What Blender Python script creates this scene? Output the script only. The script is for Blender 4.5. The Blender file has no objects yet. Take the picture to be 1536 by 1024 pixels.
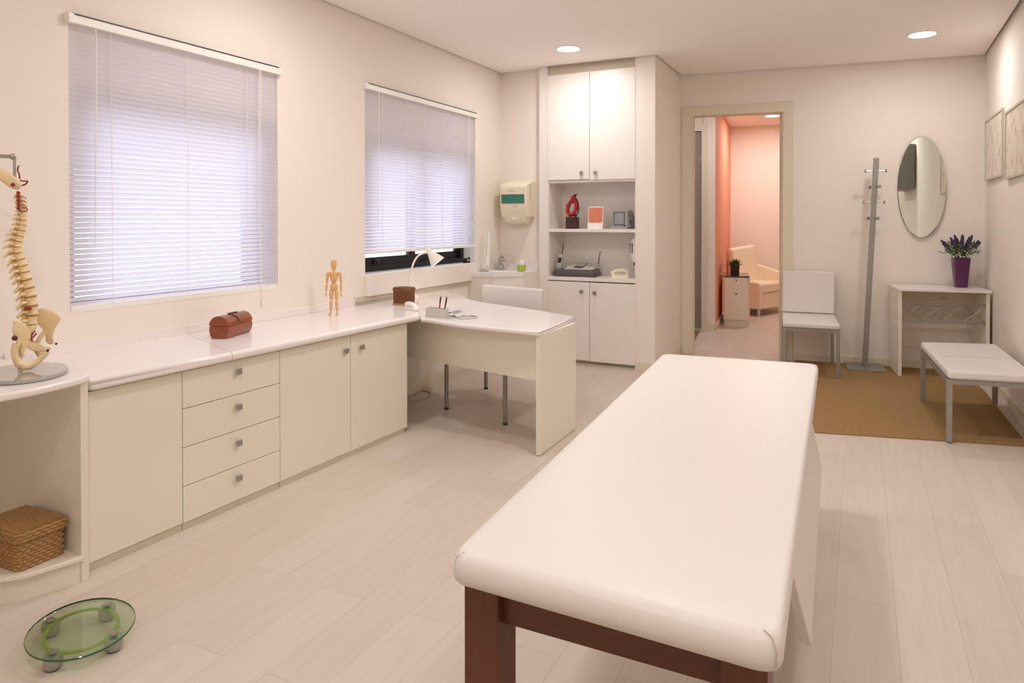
import bpy, bmesh, math, random
from mathutils import Vector, Matrix
random.seed(7)
S = bpy.context.scene
C = S.collection
PI = math.pi
cos, sin = math.cos, math.sin

# ------------------------------------------------------------------ materials
def lin(c):
    return tuple((v/255/12.92 if v/255 <= .04045 else ((v/255+.055)/1.055)**2.4) for v in c)

def mat(name, col, rough=.5, metal=0., spec=.5, bump=None, var=None, coat=0., trans=None, emit=None, sheen=0.):
    """procedural principled material; var=(scale, amount, stretch) mottles the colour, bump=(scale, strength, stretch)"""
    m = bpy.data.materials.new(name); m.use_nodes = True
    nt = m.node_tree; N = nt.nodes; L = nt.links
    p = N['Principled BSDF']
    c = lin(col)
    p.inputs['Base Color'].default_value = (*c, 1)
    p.inputs['Roughness'].default_value = rough
    p.inputs['Metallic'].default_value = metal
    p.inputs['Specular IOR Level'].default_value = spec
    p.inputs['Coat Weight'].default_value = coat
    p.inputs['Sheen Weight'].default_value = sheen
    tc = N.new('ShaderNodeTexCoord')
    def noise(scale, stretch, detail=4):
        mp = N.new('ShaderNodeMapping'); L.new(tc.outputs['Object'], mp.inputs[0])
        mp.inputs['Scale'].default_value = stretch or (1, 1, 1)
        n = N.new('ShaderNodeTexNoise'); n.inputs['Scale'].default_value = scale; n.inputs['Detail'].default_value = detail
        L.new(mp.outputs[0], n.inputs['Vector']); return n
    if var is None: var = (9, .025, None)
    n = noise(var[0], var[2]); mx = N.new('ShaderNodeMix'); mx.data_type = 'RGBA'
    L.new(n.outputs['Fac'], mx.inputs[0])
    mx.inputs[6].default_value = (*[v*(1-var[1]) for v in c], 1); mx.inputs[7].default_value = (*[min(1, v*(1+var[1])) for v in c], 1)
    L.new(mx.outputs[2], p.inputs['Base Color'])
    if bump:
        b = noise(bump[0], bump[2] if len(bump) > 2 else None); bn = N.new('ShaderNodeBump')
        bn.inputs['Strength'].default_value = bump[1]; bn.inputs['Distance'].default_value = .002
        L.new(b.outputs['Fac'], bn.inputs['Height']); L.new(bn.outputs[0], p.inputs['Normal'])
    if emit:
        p.inputs['Emission Color'].default_value = (*emit[0], 1); p.inputs['Emission Strength'].default_value = emit[1]
    return m

WALLC = (239, 230, 221)
M = {}
M['wall'] = mat('wall_paint', WALLC, .75, spec=.25, bump=(160, .06), var=(1.5, .012, None))
M['ceil'] = mat('ceiling_paint', (253, 246, 241), .9, spec=.1, var=(1.2, .01, None))
M['trim'] = mat('trim_paint', (226, 216, 196), .55, spec=.35)
M['lam'] = mat('white_laminate', (236, 229, 214), .32, spec=.45, var=(3, .01, None))
M['lamc'] = mat('white_cupboard_laminate', (238, 231, 224), .34, spec=.45, var=(3, .01, None))
M['lamtop'] = mat('white_laminate_top', (238, 231, 228), .22, spec=.5, var=(3, .008, None))
M['gap'] = mat('groove_shade_and_marks', (128, 116, 104), .8)  # dark tone of the stapler groove, also the logo, mirror back and cam covers
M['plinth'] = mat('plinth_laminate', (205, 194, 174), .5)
M['vinyl'] = mat('white_vinyl', (222, 215, 210), .42, spec=.4, bump=(220, .1), var=(2.5, .012, None))
M['seam'] = mat('seam_thread', (196, 182, 168), .7)
M['walnut'] = mat('dark_wood', (98, 54, 29), .38, spec=.45, var=(7, .38, (9, 9, .8)), bump=(30, .15, (9, 9, .8)))
M['walnutx'] = mat('dark_wood_rail', (92, 49, 27), .38, spec=.45, var=(7, .38, (.8, 9, 9)), bump=(30, .15, (.8, 9, 9)))
M['grey_metal'] = mat('grey_painted_metal', (158, 155, 150), .38, metal=.55, var=(40, .04, None))
M['chrome'] = mat('chrome', (205, 203, 200), .12, metal=1.)
M['steel'] = mat('brushed_steel', (172, 169, 164), .33, metal=.9, bump=(60, .1, (1, 30, 1)))
M['black'] = mat('black_plastic', (24, 24, 26), .4)
M['alu'] = mat('black_window_frame', (30, 29, 32), .42, metal=.3)
M['bone'] = mat('bone_plastic', (236, 212, 166), .42, spec=.4, var=(28, .09, None))
M['disc'] = mat('tan_disc', (178, 132, 70), .5)
M['nerve'] = mat('yellow_nerve', (205, 172, 90), .5)
M['artery'] = mat('red_artery', (150, 28, 24), .35)
M['base'] = mat('smoky_acrylic', (158, 158, 158), .07, spec=.8, coat=.6)
M['pine'] = mat('pale_beech', (222, 172, 112), .45, var=(16, .12, (4, 4, .6)))
M['cedar'] = mat('reddish_wood', (138, 66, 26), .25, spec=.5, coat=.3, var=(9, .4, (1.2, 1, 5)))
M['wick'] = mat('wicker', (172, 132, 82), .6, var=(70, .5, (1, 1, 3)), bump=(150, .5))
M['wick2'] = mat('brown_cane', (118, 72, 36), .5, var=(50, .45, (3, 3, .5)), bump=(150, .4))
M['cream'] = mat('cream_plastic', (240, 229, 205), .35)
M['white'] = mat('white_plastic', (242, 238, 232), .3)
M['lampw'] = mat('lamp_white_enamel', (246, 238, 224), .3)
M['teal'] = mat('teal_patterned_panel', (52, 120, 104), .3, var=(110, .95, None))
M['grey'] = mat('grey_plastic', (164, 160, 156), .35, var=(30, .03, None))
M['dgrey'] = mat('dark_grey_plastic', (84, 80, 78), .4)
M['screen'] = mat('grey_screen', (150, 150, 152), .12, spec=.6)
M['silver'] = mat('silver_plastic', (206, 200, 192), .34, metal=.1)
M['liqgreen'] = mat('green_soap', (172, 190, 66), .15, spec=.6)
M['frost'] = mat('frosted_plastic', (226, 220, 208), .3)
M['red'] = mat('red_bead_enamel', (170, 22, 22), .3, var=(90, .5, None), bump=(160, .8))
M['choc'] = mat('chocolate_wood', (70, 32, 22), .4, var=(14, .2, None))
M['coral'] = mat('coral_printed_paper', (238, 128, 98), .6, var=(70, .6, None))
M['paper'] = mat('white_paper', (243, 238, 230), .7)
M['purple'] = mat('purple_glazed_ceramic', (84, 22, 76), .32, coat=.2)
M['lav'] = mat('lavender_bloom', (74, 48, 98), .7, var=(120, .4, None))
M['leaf'] = mat('green_leaf', (72, 96, 44), .55, var=(50, .3, None))
M['leaf2'] = mat('bright_green_leaf', (86, 112, 36), .5, var=(50, .35, None))
M['bud'] = mat('white_buds', (238, 236, 222), .6)
M['orange'] = mat('coral_wall_paint', (238, 160, 128), .7, spec=.2, bump=(160, .06), var=(1.5, .012, None))
M['peach'] = mat('peach_wall_paint', (250, 236, 224), .75, spec=.2, bump=(160, .06), var=(1.5, .012, None))
M['hallceil'] = mat('hall_ceiling_paint', (250, 236, 226), .85, spec=.1)
M['taupe'] = mat('taupe_door', (150, 138, 120), .5)
M['mat'] = mat('brown_doormat', (128, 110, 84), .95, bump=(400, .5))
M['gblack'] = mat('black_glass', (40, 40, 40), .08, spec=.7)
M['leather'] = mat('cream_leather', (248, 232, 208), .45, bump=(180, .15))
M['frame'] = mat('pale_picture_frame', (206, 196, 178), .4, metal=.2)
M['lime'] = mat('lime_plastic', (150, 172, 28), .4)
M['cord'] = mat('pale_cord', (200, 190, 176), .6)
M['emit'] = mat('lamp_diffuser', (255, 250, 240), .5, emit=((1., .95, .88), 9))
M['emit2'] = mat('bulb_glow', (255, 250, 240), .5, emit=((1., .86, .68), 4))
M['gcab'] = mat('grey_cabinet_side', (132, 132, 126), .5)
M['gglass'] = mat('pale_green_glass_front', (206, 220, 208), .2)

def glass(name, tint, gloss=.08, rough=.02):
    m = bpy.data.materials.new(name); m.use_nodes = True; nt = m.node_tree; N = nt.nodes; L = nt.links
    N.clear(); o = N.new('ShaderNodeOutputMaterial'); t = N.new('ShaderNodeBsdfTransparent'); g = N.new('ShaderNodeBsdfGlossy')
    t.inputs[0].default_value = (*lin(tint), 1); g.inputs['Roughness'].default_value = rough
    lw = N.new('ShaderNodeLayerWeight'); lw.inputs[0].default_value = .25
    mth = N.new('ShaderNodeMath'); mth.operation = 'MULTIPLY_ADD'; L.new(lw.outputs['Fresnel'], mth.inputs[0])
    mth.inputs[1].default_value = .3; mth.inputs[2].default_value = gloss*.2
    mx = N.new('ShaderNodeMixShader'); L.new(mth.outputs[0], mx.inputs[0]); L.new(t.outputs[0], mx.inputs[1]); L.new(g.outputs[0], mx.inputs[2])
    L.new(mx.outputs[0], o.inputs[0]); return m
M['glass'] = glass('window_glass', (250, 252, 255))
M['gglass2'] = glass('green_tinted_glass', (240, 248, 238), .06)
M['gedge'] = mat('green_glass_edge', (30, 92, 52), .1, spec=.7)
M['acry'] = glass('clear_acrylic', (246, 244, 240), .06)

def slat_mat():
    m = bpy.data.materials.new('lavender_white_slat'); m.use_nodes = True; nt = m.node_tree; N = nt.nodes; L = nt.links
    N.clear(); o = N.new('ShaderNodeOutputMaterial'); d = N.new('ShaderNodeBsdfDiffuse'); t = N.new('ShaderNodeBsdfTranslucent')
    d.inputs[0].default_value = (*lin((246, 242, 246)), 1); t.inputs[0].default_value = (*lin((246, 242, 252)), 1)
    mx = N.new('ShaderNodeMixShader'); mx.inputs[0].default_value = .42
    L.new(d.outputs[0], mx.inputs[1]); L.new(t.outputs[0], mx.inputs[2])
    g = N.new('ShaderNodeBsdfGlossy'); g.inputs['Roughness'].default_value = .4; m2 = N.new('ShaderNodeMixShader'); m2.inputs[0].default_value = .04
    L.new(mx.outputs[0], m2.inputs[1]); L.new(g.outputs[0], m2.inputs[2]); L.new(m2.outputs[0], o.inputs[0]); return m
M['slat'] = slat_mat()

def mirror_mat():
    m = bpy.data.materials.new('silvered_mirror'); m.use_nodes = True; p = m.node_tree.nodes['Principled BSDF']
    p.inputs['Base Color'].default_value = (*lin((226, 230, 222)), 1); p.inputs['Metallic'].default_value = 1; p.inputs['Roughness'].default_value = .015
    return m
M['mirror'] = mirror_mat()

def floor_mat():
    m = bpy.data.materials.new('pale_oak_laminate'); m.use_nodes = True; nt = m.node_tree; N = nt.nodes; L = nt.links
    p = N['Principled BSDF']; tc = N.new('ShaderNodeTexCoord')
    mp = N.new('ShaderNodeMapping'); mp.inputs['Rotation'].default_value = (0, 0, PI/2); mp.inputs['Location'].default_value = (.31, .043, 0)
    L.new(tc.outputs['Object'], mp.inputs[0])
    br = N.new('ShaderNodeTexBrick'); L.new(mp.outputs[0], br.inputs['Vector'])
    br.inputs['Scale'].default_value = 1; br.inputs['Brick Width'].default_value = 1.28; br.inputs['Row Height'].default_value = .195
    br.inputs['Mortar Size'].default_value = .0011; br.inputs['Mortar Smooth'].default_value = .4; br.inputs['Bias'].default_value = 0
    br.offset = .37; br.offset_frequency = 2
    br.inputs['Color1'].default_value = (*lin((212, 199, 187)), 1); br.inputs['Color2'].default_value = (*lin((206, 192, 179)), 1)
    br.inputs['Mortar'].default_value = (*lin((180, 163, 148)), 1)
    mp2 = N.new('ShaderNodeMapping'); mp2.inputs['Scale'].default_value = (16, 1.3, 1); L.new(tc.outputs['Object'], mp2.inputs[0])
    n = N.new('ShaderNodeTexNoise'); n.inputs['Scale'].default_value = 2.2; n.inputs['Detail'].default_value = 8; n.inputs['Distortion'].default_value = .8; L.new(mp2.outputs[0], n.inputs['Vector'])
    rp = N.new('ShaderNodeValToRGB'); rp.color_ramp.elements[0].position = .32; rp.color_ramp.elements[1].position = .62
    rp.color_ramp.elements[0].color = (.94, .93, .92, 1); rp.color_ramp.elements[1].color = (1, 1, 1, 1); L.new(n.outputs['Fac'], rp.inputs[0])
    mx = N.new('ShaderNodeMix'); mx.data_type = 'RGBA'; mx.blend_type = 'MULTIPLY'; mx.inputs[0].default_value = .8
    L.new(br.outputs['Color'], mx.inputs[6]); L.new(rp.outputs[0], mx.inputs[7]); L.new(mx.outputs[2], p.inputs['Base Color'])
    p.inputs['Roughness'].default_value = .42; p.inputs['Specular IOR Level'].default_value = .4
    bn = N.new('ShaderNodeBump'); bn.inputs['Strength'].default_value = .06; bn.inputs['Distance'].default_value = .002
    L.new(n.outputs['Fac'], bn.inputs['Height']); L.new(bn.outputs[0], p.inputs['Normal']); return m
M['floor'] = floor_mat()

def sisal_mat():
    m = bpy.data.materials.new('sisal_weave'); m.use_nodes = True; nt = m.node_tree; N = nt.nodes; L = nt.links
    p = N['Principled BSDF']; tc = N.new('ShaderNodeTexCoord')
    w = N.new('ShaderNodeTexWave'); w.inputs['Scale'].default_value = 34; w.inputs['Distortion'].default_value = 3.5; w.inputs['Detail'].default_value = 3; w.inputs['Detail Scale'].default_value = 5
    mp = N.new('ShaderNodeMapping'); mp.inputs['Rotation'].default_value = (0, 0, .55); L.new(tc.outputs['Object'], mp.inputs[0]); L.new(mp.outputs[0], w.inputs['Vector'])
    n = N.new('ShaderNodeTexNoise'); n.inputs['Scale'].default_value = 160; n.inputs['Detail'].default_value = 5; L.new(tc.outputs['Object'], n.inputs['Vector'])
    a = N.new('ShaderNodeMath'); a.operation = 'ADD'; L.new(w.outputs['Fac'], a.inputs[0]); L.new(n.outputs['Fac'], a.inputs[1])
    rp = N.new('ShaderNodeValToRGB'); rp.color_ramp.elements[0].position = .35; rp.color_ramp.elements[1].position = 1.
    rp.color_ramp.elements[0].color = (*lin((134, 104, 68)), 1); rp.color_ramp.elements[1].color = (*lin((182, 148, 104)), 1)
    hf = N.new('ShaderNodeMath'); hf.operation = 'MULTIPLY'; hf.inputs[1].default_value = .62; L.new(a.outputs[0], hf.inputs[0])
    L.new(hf.outputs[0], rp.inputs[0]); L.new(rp.outputs[0], p.inputs['Base Color']); p.inputs['Roughness'].default_value = .95; p.inputs['Specular IOR Level'].default_value = .1
    bn = N.new('ShaderNodeBump'); bn.inputs['Strength'].default_value = .35; bn.inputs['Distance'].default_value = .004; L.new(a.outputs[0], bn.inputs['Height']); L.new(bn.outputs[0], p.inputs['Normal'])
    return m
M['sisal'] = sisal_mat()

def chart_mat():
    m = bpy.data.materials.new('printed_anatomy_chart'); m.use_nodes = True; nt = m.node_tree; N = nt.nodes; L = nt.links
    p = N['Principled BSDF']; tc = N.new('ShaderNodeTexCoord'); mp = N.new('ShaderNodeMapping'); mp.inputs['Scale'].default_value = (1, 9, 5); L.new(tc.outputs['Object'], mp.inputs[0])
    n = N.new('ShaderNodeTexNoise'); n.inputs['Scale'].default_value = 2.; n.inputs['Detail'].default_value = 6; L.new(mp.outputs[0], n.inputs['Vector'])
    rp = N.new('ShaderNodeValToRGB'); e = rp.color_ramp.elements; e[0].position = .53; e[1].position = .66
    e[0].color = (*lin((230, 218, 204)), 1); e[1].color = (*lin((196, 160, 134)), 1); L.new(n.outputs['Fac'], rp.inputs[0]); L.new(rp.outputs[0], p.inputs['Base Color'])
    p.inputs['Roughness'].default_value = .3; return m
M['chart'] = chart_mat()

# ------------------------------------------------------------------ mesh helpers
class B:
    def __init__(s): s.bm = bmesh.new()
    def face(s, vs):
        try: return s.bm.faces.new(vs)
        except ValueError: return None
    def hexa(s, lo, hi):
        """lo, hi: n points each, matching order"""
        a = [s.bm.verts.new(p) for p in lo]; b = [s.bm.verts.new(p) for p in hi]; n = len(a)
        s.face(a[::-1]); s.face(b)
        for i in range(n): s.face([a[i], a[(i+1) % n], b[(i+1) % n], b[i]])
        return s
    def box(s, x0, x1, y0, y1, z0, z1):
        q = [(x0, y0), (x1, y0), (x1, y1), (x0, y1)]
        return s.hexa([(*p, z0) for p in q], [(*p, z1) for p in q])
    def prism(s, poly, z0, z1):
        ar = sum(poly[i][0]*poly[(i+1) % len(poly)][1]-poly[(i+1) % len(poly)][0]*poly[i][1] for i in range(len(poly)))
        if ar < 0: poly = poly[::-1]
        return s.hexa([(*p, z0) for p in poly], [(*p, z1) for p in poly])
    def plate(s, poly, origin, u, v, w, t):
        """outline poly in plane (u,v) at origin, thickness t along w"""
        o, u, v, w = Vector(origin), Vector(u), Vector(v), Vector(w)
        lo = [o+u*a+v*b for a, b in poly]; hi = [p+w*t for p in lo]
        return s.hexa(lo, hi)
    def loft(s, rings, cap=True, closed=True):
        R = [[s.bm.verts.new(p) for p in r] for r in rings]; n = len(R[0])
        for a, b in zip(R, R[1:]):
            for i in range(n if closed else n-1): s.face([a[i], a[(i+1) % n], b[(i+1) % n], b[i]])
        if cap and closed: s.face(R[0][::-1]); s.face(R[-1])
        return s
    def tube(s, pts, r, seg=10, cap=True, closed=False):
        pts = [Vector(p) for p in pts]; n = len(pts); rings = []
        rr = r if isinstance(r, (list, tuple)) else [r]*n
        t0 = (pts[1]-pts[0]).normalized(); a = t0.orthogonal().normalized()
        for i, p in enumerate(pts):
            if closed: t = (pts[(i+1) % n]-pts[i-1]).normalized()
            else: t = (pts[min(i+1, n-1)]-pts[max(i-1, 0)]).normalized()
            a = (a-t*a.dot(t)).normalized(); b = t.cross(a)
            rings.append([p+(a*cos(2*PI*k/seg)+b*sin(2*PI*k/seg))*rr[i] for k in range(seg)])
        if closed: rings.append(rings[0]); return s.loft(rings, cap=False)
        return s.loft(rings, cap)
    def lathe(s, prof, c=(0, 0, 0), seg=24, axis=None):
        rings = [[(c[0]+r*cos(2*PI*k/seg), c[1]+r*sin(2*PI*k/seg), c[2]+z) for k in range(seg)] for r, z in prof]
        if axis is not None:
            q = Vector((0, 0, 1)).rotation_difference(Vector(axis).normalized()); cc = Vector(c)
            rings = [[cc+q@(Vector(p)-cc) for p in r] for r in rings]
        return s.loft(rings)
    def ball(s, c, r, sc=(1, 1, 1), seg=14, rings=8):
        prof = [(max(1e-4, sin(PI*i/rings)), -cos(PI*i/rings)) for i in range(rings+1)]
        return s.loft([[(c[0]+r*sc[0]*a*cos(2*PI*k/seg), c[1]+r*sc[1]*a*sin(2*PI*k/seg), c[2]+r*sc[2]*b) for k in range(seg)] for a, b in prof])
    def bar(s, p, q, w, h=None, up=(0, 0, 1)):
        """rectangular bar from p to q"""
        h = h or w; p, q = Vector(p), Vector(q); t = (q-p).normalized(); u = Vector(up)
        if abs(t.dot(u)) > .99: u = Vector((0, 1, 0))
        a = t.cross(u).normalized(); b = a.cross(t)
        f = lambda o: [o+a*(w/2*i)+b*(h/2*j) for i, j in ((-1, -1), (1, -1), (1, 1), (-1, 1))]
        return s.hexa(f(p), f(q))

WF = {}   # name of root object -> (loc, rz)
def root_of(o):
    while o.parent: o = o.parent
    return o
def obj(name, b, m, parent=None, bevel=0, seg=2, smooth=False, local=False, loc=None, rz=0, label=None, ang=.7, sub=0):
    bm = b.bm
    if parent is not None and not local:
        l, r = WF[root_of(parent).name]
        bmesh.ops.transform(bm, matrix=(Matrix.Translation(l) @ Matrix.Rotation(r, 4, 'Z')).inverted(), verts=bm.verts)
    bmesh.ops.recalc_face_normals(bm, faces=bm.faces)
    me = bpy.data.meshes.new(name); bm.to_mesh(me); bm.free()
    me.materials.append(M[m] if isinstance(m, str) else m)
    if smooth or bevel or sub:
        me.polygons.foreach_set('use_smooth', [True]*len(me.polygons)); me.set_sharp_from_angle(angle=ang)
    o = bpy.data.objects.new(name, me); C.objects.link(o)
    if parent is not None: o.parent = parent
    if loc is not None: o.location = loc; o.rotation_euler = (0, 0, rz)
    if parent is None: WF[o.name] = (Vector(loc or (0, 0, 0)), rz)
    if bevel:
        md = o.modifiers.new('bevel', 'BEVEL'); md.width = bevel; md.segments = seg; md.limit_method = 'ANGLE'; md.angle_limit = .6; md.harden_normals = True
    if sub:
        md = o.modifiers.new('subsurf', 'SUBSURF'); md.levels = sub; md.render_levels = sub
    if label: o['label'] = label
    return o
def thing(name, label, cat, loc, rz=0, group=None):
    o = bpy.data.objects.new(name, None); C.objects.link(o); o.location = loc; o.rotation_euler = (0, 0, rz); o.empty_display_size = .1
    o['label'] = label; o['category'] = cat; o['kind'] = 'thing'
    if group: o['group'] = group
    WF[o.name] = (Vector(loc), rz); return o
def tag(o, label, cat, group=None, kind='thing'):
    o['label'] = label; o['category'] = cat; o['kind'] = kind
    if group: o['group'] = group
    return o
def struct(name, b, m, label=None, cat=None, **k):
    o = obj(name, b, m, **k); o['kind'] = 'structure'
    o['label'] = label or name.replace('_', ' '); o['category'] = cat or name.split('_')[0]; return o
def copy_tree(o, parent=None):
    c = o.copy(); C.objects.link(c)
    if parent is not None: c.parent = parent
    for ch in list(o.children): copy_tree(ch, c)
    return c
def rpoly(pts, r, n=5):
    """round the corners of a polygon"""
    out = []; N_ = len(pts)
    for i in range(N_):
        p = Vector(pts[i]); a = Vector(pts[i-1]); b = Vector(pts[(i+1) % N_]); rr = r[i] if isinstance(r, (list, tuple)) else r
        if rr <= 0: out.append(tuple(p)); continue
        d1 = (a-p).normalized(); d2 = (b-p).normalized(); h = d1.angle(d2)/2; L_ = min(rr/math.tan(h), (a-p).length*.49, (b-p).length*.49)
        s1 = p+d1*L_; s2 = p+d2*L_
        for k in range(n+1):
            t = k/n; out.append(tuple(s1*(1-t)**2+p*2*t*(1-t)+s2*t*t))
    return out
def curve(pts, n=8):
    """catmull-rom through points"""
    P = [Vector(p) for p in pts]; P = [2*P[0]-P[1]]+P+[2*P[-1]-P[-2]]; out = []
    for i in range(1, len(P)-2):
        for k in range(n):
            t = k/n; a, b, c, d = P[i-1:i+3]
            out.append(.5*((2*b)+(c-a)*t+(2*a-5*b+4*c-d)*t*t+(3*b-a-3*c+d)*t**3))
    return out+[P[-2]]

# ------------------------------------------------------------------ the room
HC = 2.93
BO = (1.645, 7.41, 0); BA = .1241                      # origin and turn of the back wall
def bw(x, y, z=0): return (BO[0]+x*cos(BA)-y*sin(BA), BO[1]+x*sin(BA)+y*cos(BA), z)
def xr(y): return 4.36+.01026*(y-5.8)                  # the right wall

struct('floor', B().prism([(-.2, -1.7), (4.6, -1.7), (4.6, 7.8), bw(4, 4.6)[:2], bw(-1.6, 4.6)[:2], (-.2, 7.2)], -.1, 0), 'floor', 'pale oak laminate plank floor')
g = .012
struct('ceiling', B().prism([(g, -1.6), (g, 6.46-g), (.468-g, 6.46-g), (.468, 6.39-g), (1.645+g, 6.39-g), bw(g, -g)[:2], bw(2.751-g, -g)[:2], (4.3, 4), (4.27, -1.6)], HC, HC+.03), 'ceil', 'flat pinkish cream ceiling')
struct('ceiling_slab', B().box(-.2, 4.8, -1.7, 7.85, HC+.06, HC+.12), 'ceil', 'ceiling slab above the shadow gap', 'ceiling')
# left wall with two window openings
W1 = (2.03, 3.352, .975, 2.345); W2 = (4.235, 5.922, .995, 2.42)
def wall_left():
    b = B(); ys = [-1.6, W1[0], W1[1], W2[0], W2[1], 6.6]; T = -.22
    b.box(T, 0, ys[0], ys[1], 0, HC+.06); b.box(T, 0, ys[2], ys[3], 0, HC+.06); b.box(T, 0, ys[4], ys[5], 0, HC+.06)
    for w in (W1, W2): b.box(T, 0, w[0], w[1], 0, w[2]); b.box(T, 0, w[0], w[1], w[3], HC+.06)
    return b
struct('wall_left', wall_left(), 'wall', 'cream wall with the two windows')
struct('wall_alcove', B().box(-.2, .468, 6.46, 6.6, 0, HC+.06), 'wall', 'short cream wall behind the corner sink')
struct('wall_pillar', B().prism([(1.47, 6.39), (1.645, 6.39), (1.645, 7.41), (1.60, 7.52), (1.47, 7.5)], 0, HC+.06), 'wall', 'cream wall end right of the built-in cupboard')
def wall_back():
    b = B(); x0, x1, xe = .109, 1.010, 2.95; t = .13
    b.box(-.35, x0, 0, t, 0, HC+.06); b.box(x1, xe, 0, t, 0, HC+.06); b.box(x0, x1, 0, t, 2.50, HC+.06); return b
struct('wall_back', wall_back(), 'wall', 'cream back wall with the doorway', loc=BO, rz=BA)
struct('wall_right', B().prism([(xr(7.9), 7.9), (4.6, 7.9), (4.55, -1.6), (xr(-1.6), -1.6)], 0, HC+.06), 'wall', 'cream wall with the framed charts')
struct('wall_front', B().box(-.2, 4.6, -1.75, -1.6, 0, HC+.06), 'wall', 'cream wall behind the viewer')
# doorway casing
def casing():
    b = B(); x0, x1, z = .109, 1.010, 2.50; w = .092
    for y0, y1 in ((-.016, .004), (.126, .146)):
        b.box(x0-w, x0+.004, y0, y1, 0, z+w); b.box(x1-.004, x1+w, y0, y1, 0, z+w); b.box(x0-w, x1+w, y0-.001, y1, z-.004, z+w)
    b.box(x0-.002, x0+.02, 0, .13, 0, z); b.box(x1-.02, x1+.002, 0, .13, 0, z); b.box(x0, x1, 0, .13, z-.004, z+.002)
    b.box(x0+.02, x0+.032, .05, .075, 0, z-.02); b.box(x1-.032, x1-.02, .05, .075, 0, z-.02); return b
struct('door_1', casing(), 'trim', 'cream door casing of the open doorway', 'door', loc=BO, rz=BA, bevel=.003)
# baseboards
def base(pts, name, label, h=.075, t=.014):
    b = B()
    for p, q in zip(pts, pts[1:]):
        d = (Vector(q)-Vector(p)).normalized(); n = Vector((d.y, -d.x))*t
        P, Q = Vector(p), Vector(q)
        for z1, k in ((h-.012, 1.), (h, .55)):
            b.hexa([(*P, 0), (*Q, 0), (*(Q+n*k), 0), (*(P+n*k), 0)], [(*P, z1), (*Q, z1), (*(Q+n*k), z1), (*(P+n*k), z1)])
    struct(name, b, 'trim', label, 'baseboard')
base([(0, 4.0), (0, 6.46)], 'baseboard_left', 'cream skirting below the second window')
base([(1.47, 6.39), (1.645, 6.39)], 'baseboard_pillar', 'cream skirting on the wall end')
base([(1.645, 6.39), (1.645, 7.41)], 'baseboard_side', 'cream skirting beside the doorway')
base([bw(1.105, 0)[:2], bw(2.75, 0)[:2]], 'baseboard_back', 'cream skirting along the back wall')
base([(xr(7.73), 7.73), (xr(-1.6), -1.6)], 'baseboard_right', 'cream skirting under the charts')

# windows
def window(n, w, mull, label, sr=.115, fb=.05):
    y0, y1, z0, z1 = w; X0, X1 = -.20, -.13; zb = 2.06
    f = B(); e = .055
    f.box(X0, X1, y0, y0+e, z0, zb); f.box(X0, X1, y1-e, y1, z0, zb); f.box(X0, X1, y0+e, y1-e, z0, z0+fb); f.box(X0, X1, y0+e, y1-e, zb-.05, zb)
    fr = struct(f'window_{n}', f, 'alu', label, 'window')
    s = B(); q = .05
    for a, b_, x in ((y0+e, mull+.02, -.15), (mull-.05, y1-e, -.175)):
        s.box(x-.012, x+.012, a, a+q, z0+fb, zb-.05); s.box(x-.012, x+.012, b_-q, b_, z0+fb, zb-.05)
        s.box(x-.012, x+.012, a+q, b_-q, z0+fb, z0+sr); s.box(x-.012, x+.012, a+q, b_-q, zb-.11, zb-.05)
    obj('sash', s, 'alu', fr)
    gl = B(); gl.box(-.152, -.148, y0+e+q, mull+.02-q, z0+sr-.005, zb-.1); gl.box(-.177, -.173, mull, y1-e-q, z0+sr-.005, zb-.1); obj('pane', gl, 'glass', fr)
    obj('shutter_box', B().box(-.21, -.10, y0, y1, zb, z1), 'wall', fr)
    if n > 1: obj('latch', B().box(-.138, -.118, y0+.27, y0+.33, z0+.06, z0+.10).ball((-.115, y0+.30, z0+.085), .014), 'black', fr)
    return fr
w1 = window(1, W1, 3.27, 'black framed sliding window behind the larger blind', .03, .012)
obj('sill', B().box(-.13, .002, W1[0]+.003, W1[1]-.003, .966, .978), 'white', w1)
w2 = window(2, W2, 5.08, 'black framed sliding window above the desk')
obj('sill', B().box(-.13, .002, W2[0]+.005, W2[1]-.005, .985, .998), 'white', w2)
obj('sill_latch', B().box(-.06, -.02, 5.79, 5.86, .998, 1.02).ball((-.045, 5.81, 1.03), .018).ball((-.03, 5.85, 1.04), .014), 'black', w2, smooth=True)
struct('trim_1', B().box(0, .032, 4.222, 5.80, .832, .997), 'wall', 'cream apron panel under the second window', 'trim', bevel=.003)
struct('trim_2', B().box(0, .012, 4.10, 5.79, .795, .832), 'plinth', 'grey shadow strip under the window apron', 'trim')  # shade of the gap below the apron, put in as a grey strip

# the hall beyond the doorway
def hb(x0, x1, y0, y1, z0, z1): return B().box(x0, x1, y0, y1, z0, z1)
H = dict(loc=BO, rz=BA)
pw = B(); pw.box(-1.3, -.62, 1.76, 1.86, 0, HC); pw.box(.152-.06, .256, 1.76, 1.86, 0, HC); pw.box(-.62, .10, 1.76, 1.86, 2.58, HC)
struct('wall_hall_left', pw, 'wall', 'cream hall wall end beside the coral wall', **H)
dc = B(); dc.box(.086, .155, 1.742, 1.765, 0, 2.66); dc.box(-.70, .155, 1.741, 1.765, 2.57, 2.66); dc.box(.082, .10, 1.76, 1.86, 0, 2.57); dc.box(-.70, -.61, 1.742, 1.765, 0, 2.57)
d2 = struct('door_2', dc, 'trim', 'cream casing of the closed taupe hall door', 'door', **H)
obj('door_leaf', hb(-.61, .082, 1.80, 1.84, .005, 2.57), 'taupe', d2, local=True)
obj('hinge', B().box(.060, .08, 1.79, 1.80, .75, .85).box(.060, .08, 1.79, 1.80, 2.15, 2.25), 'steel', d2, local=True)
struct('wall_hall_coral', B().prism([(.2575, 1.766), (.352, 4.24), (.262, 4.24), (.2565, 1.766)], 0, HC), 'orange', 'coral orange hall wall', **H)
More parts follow.
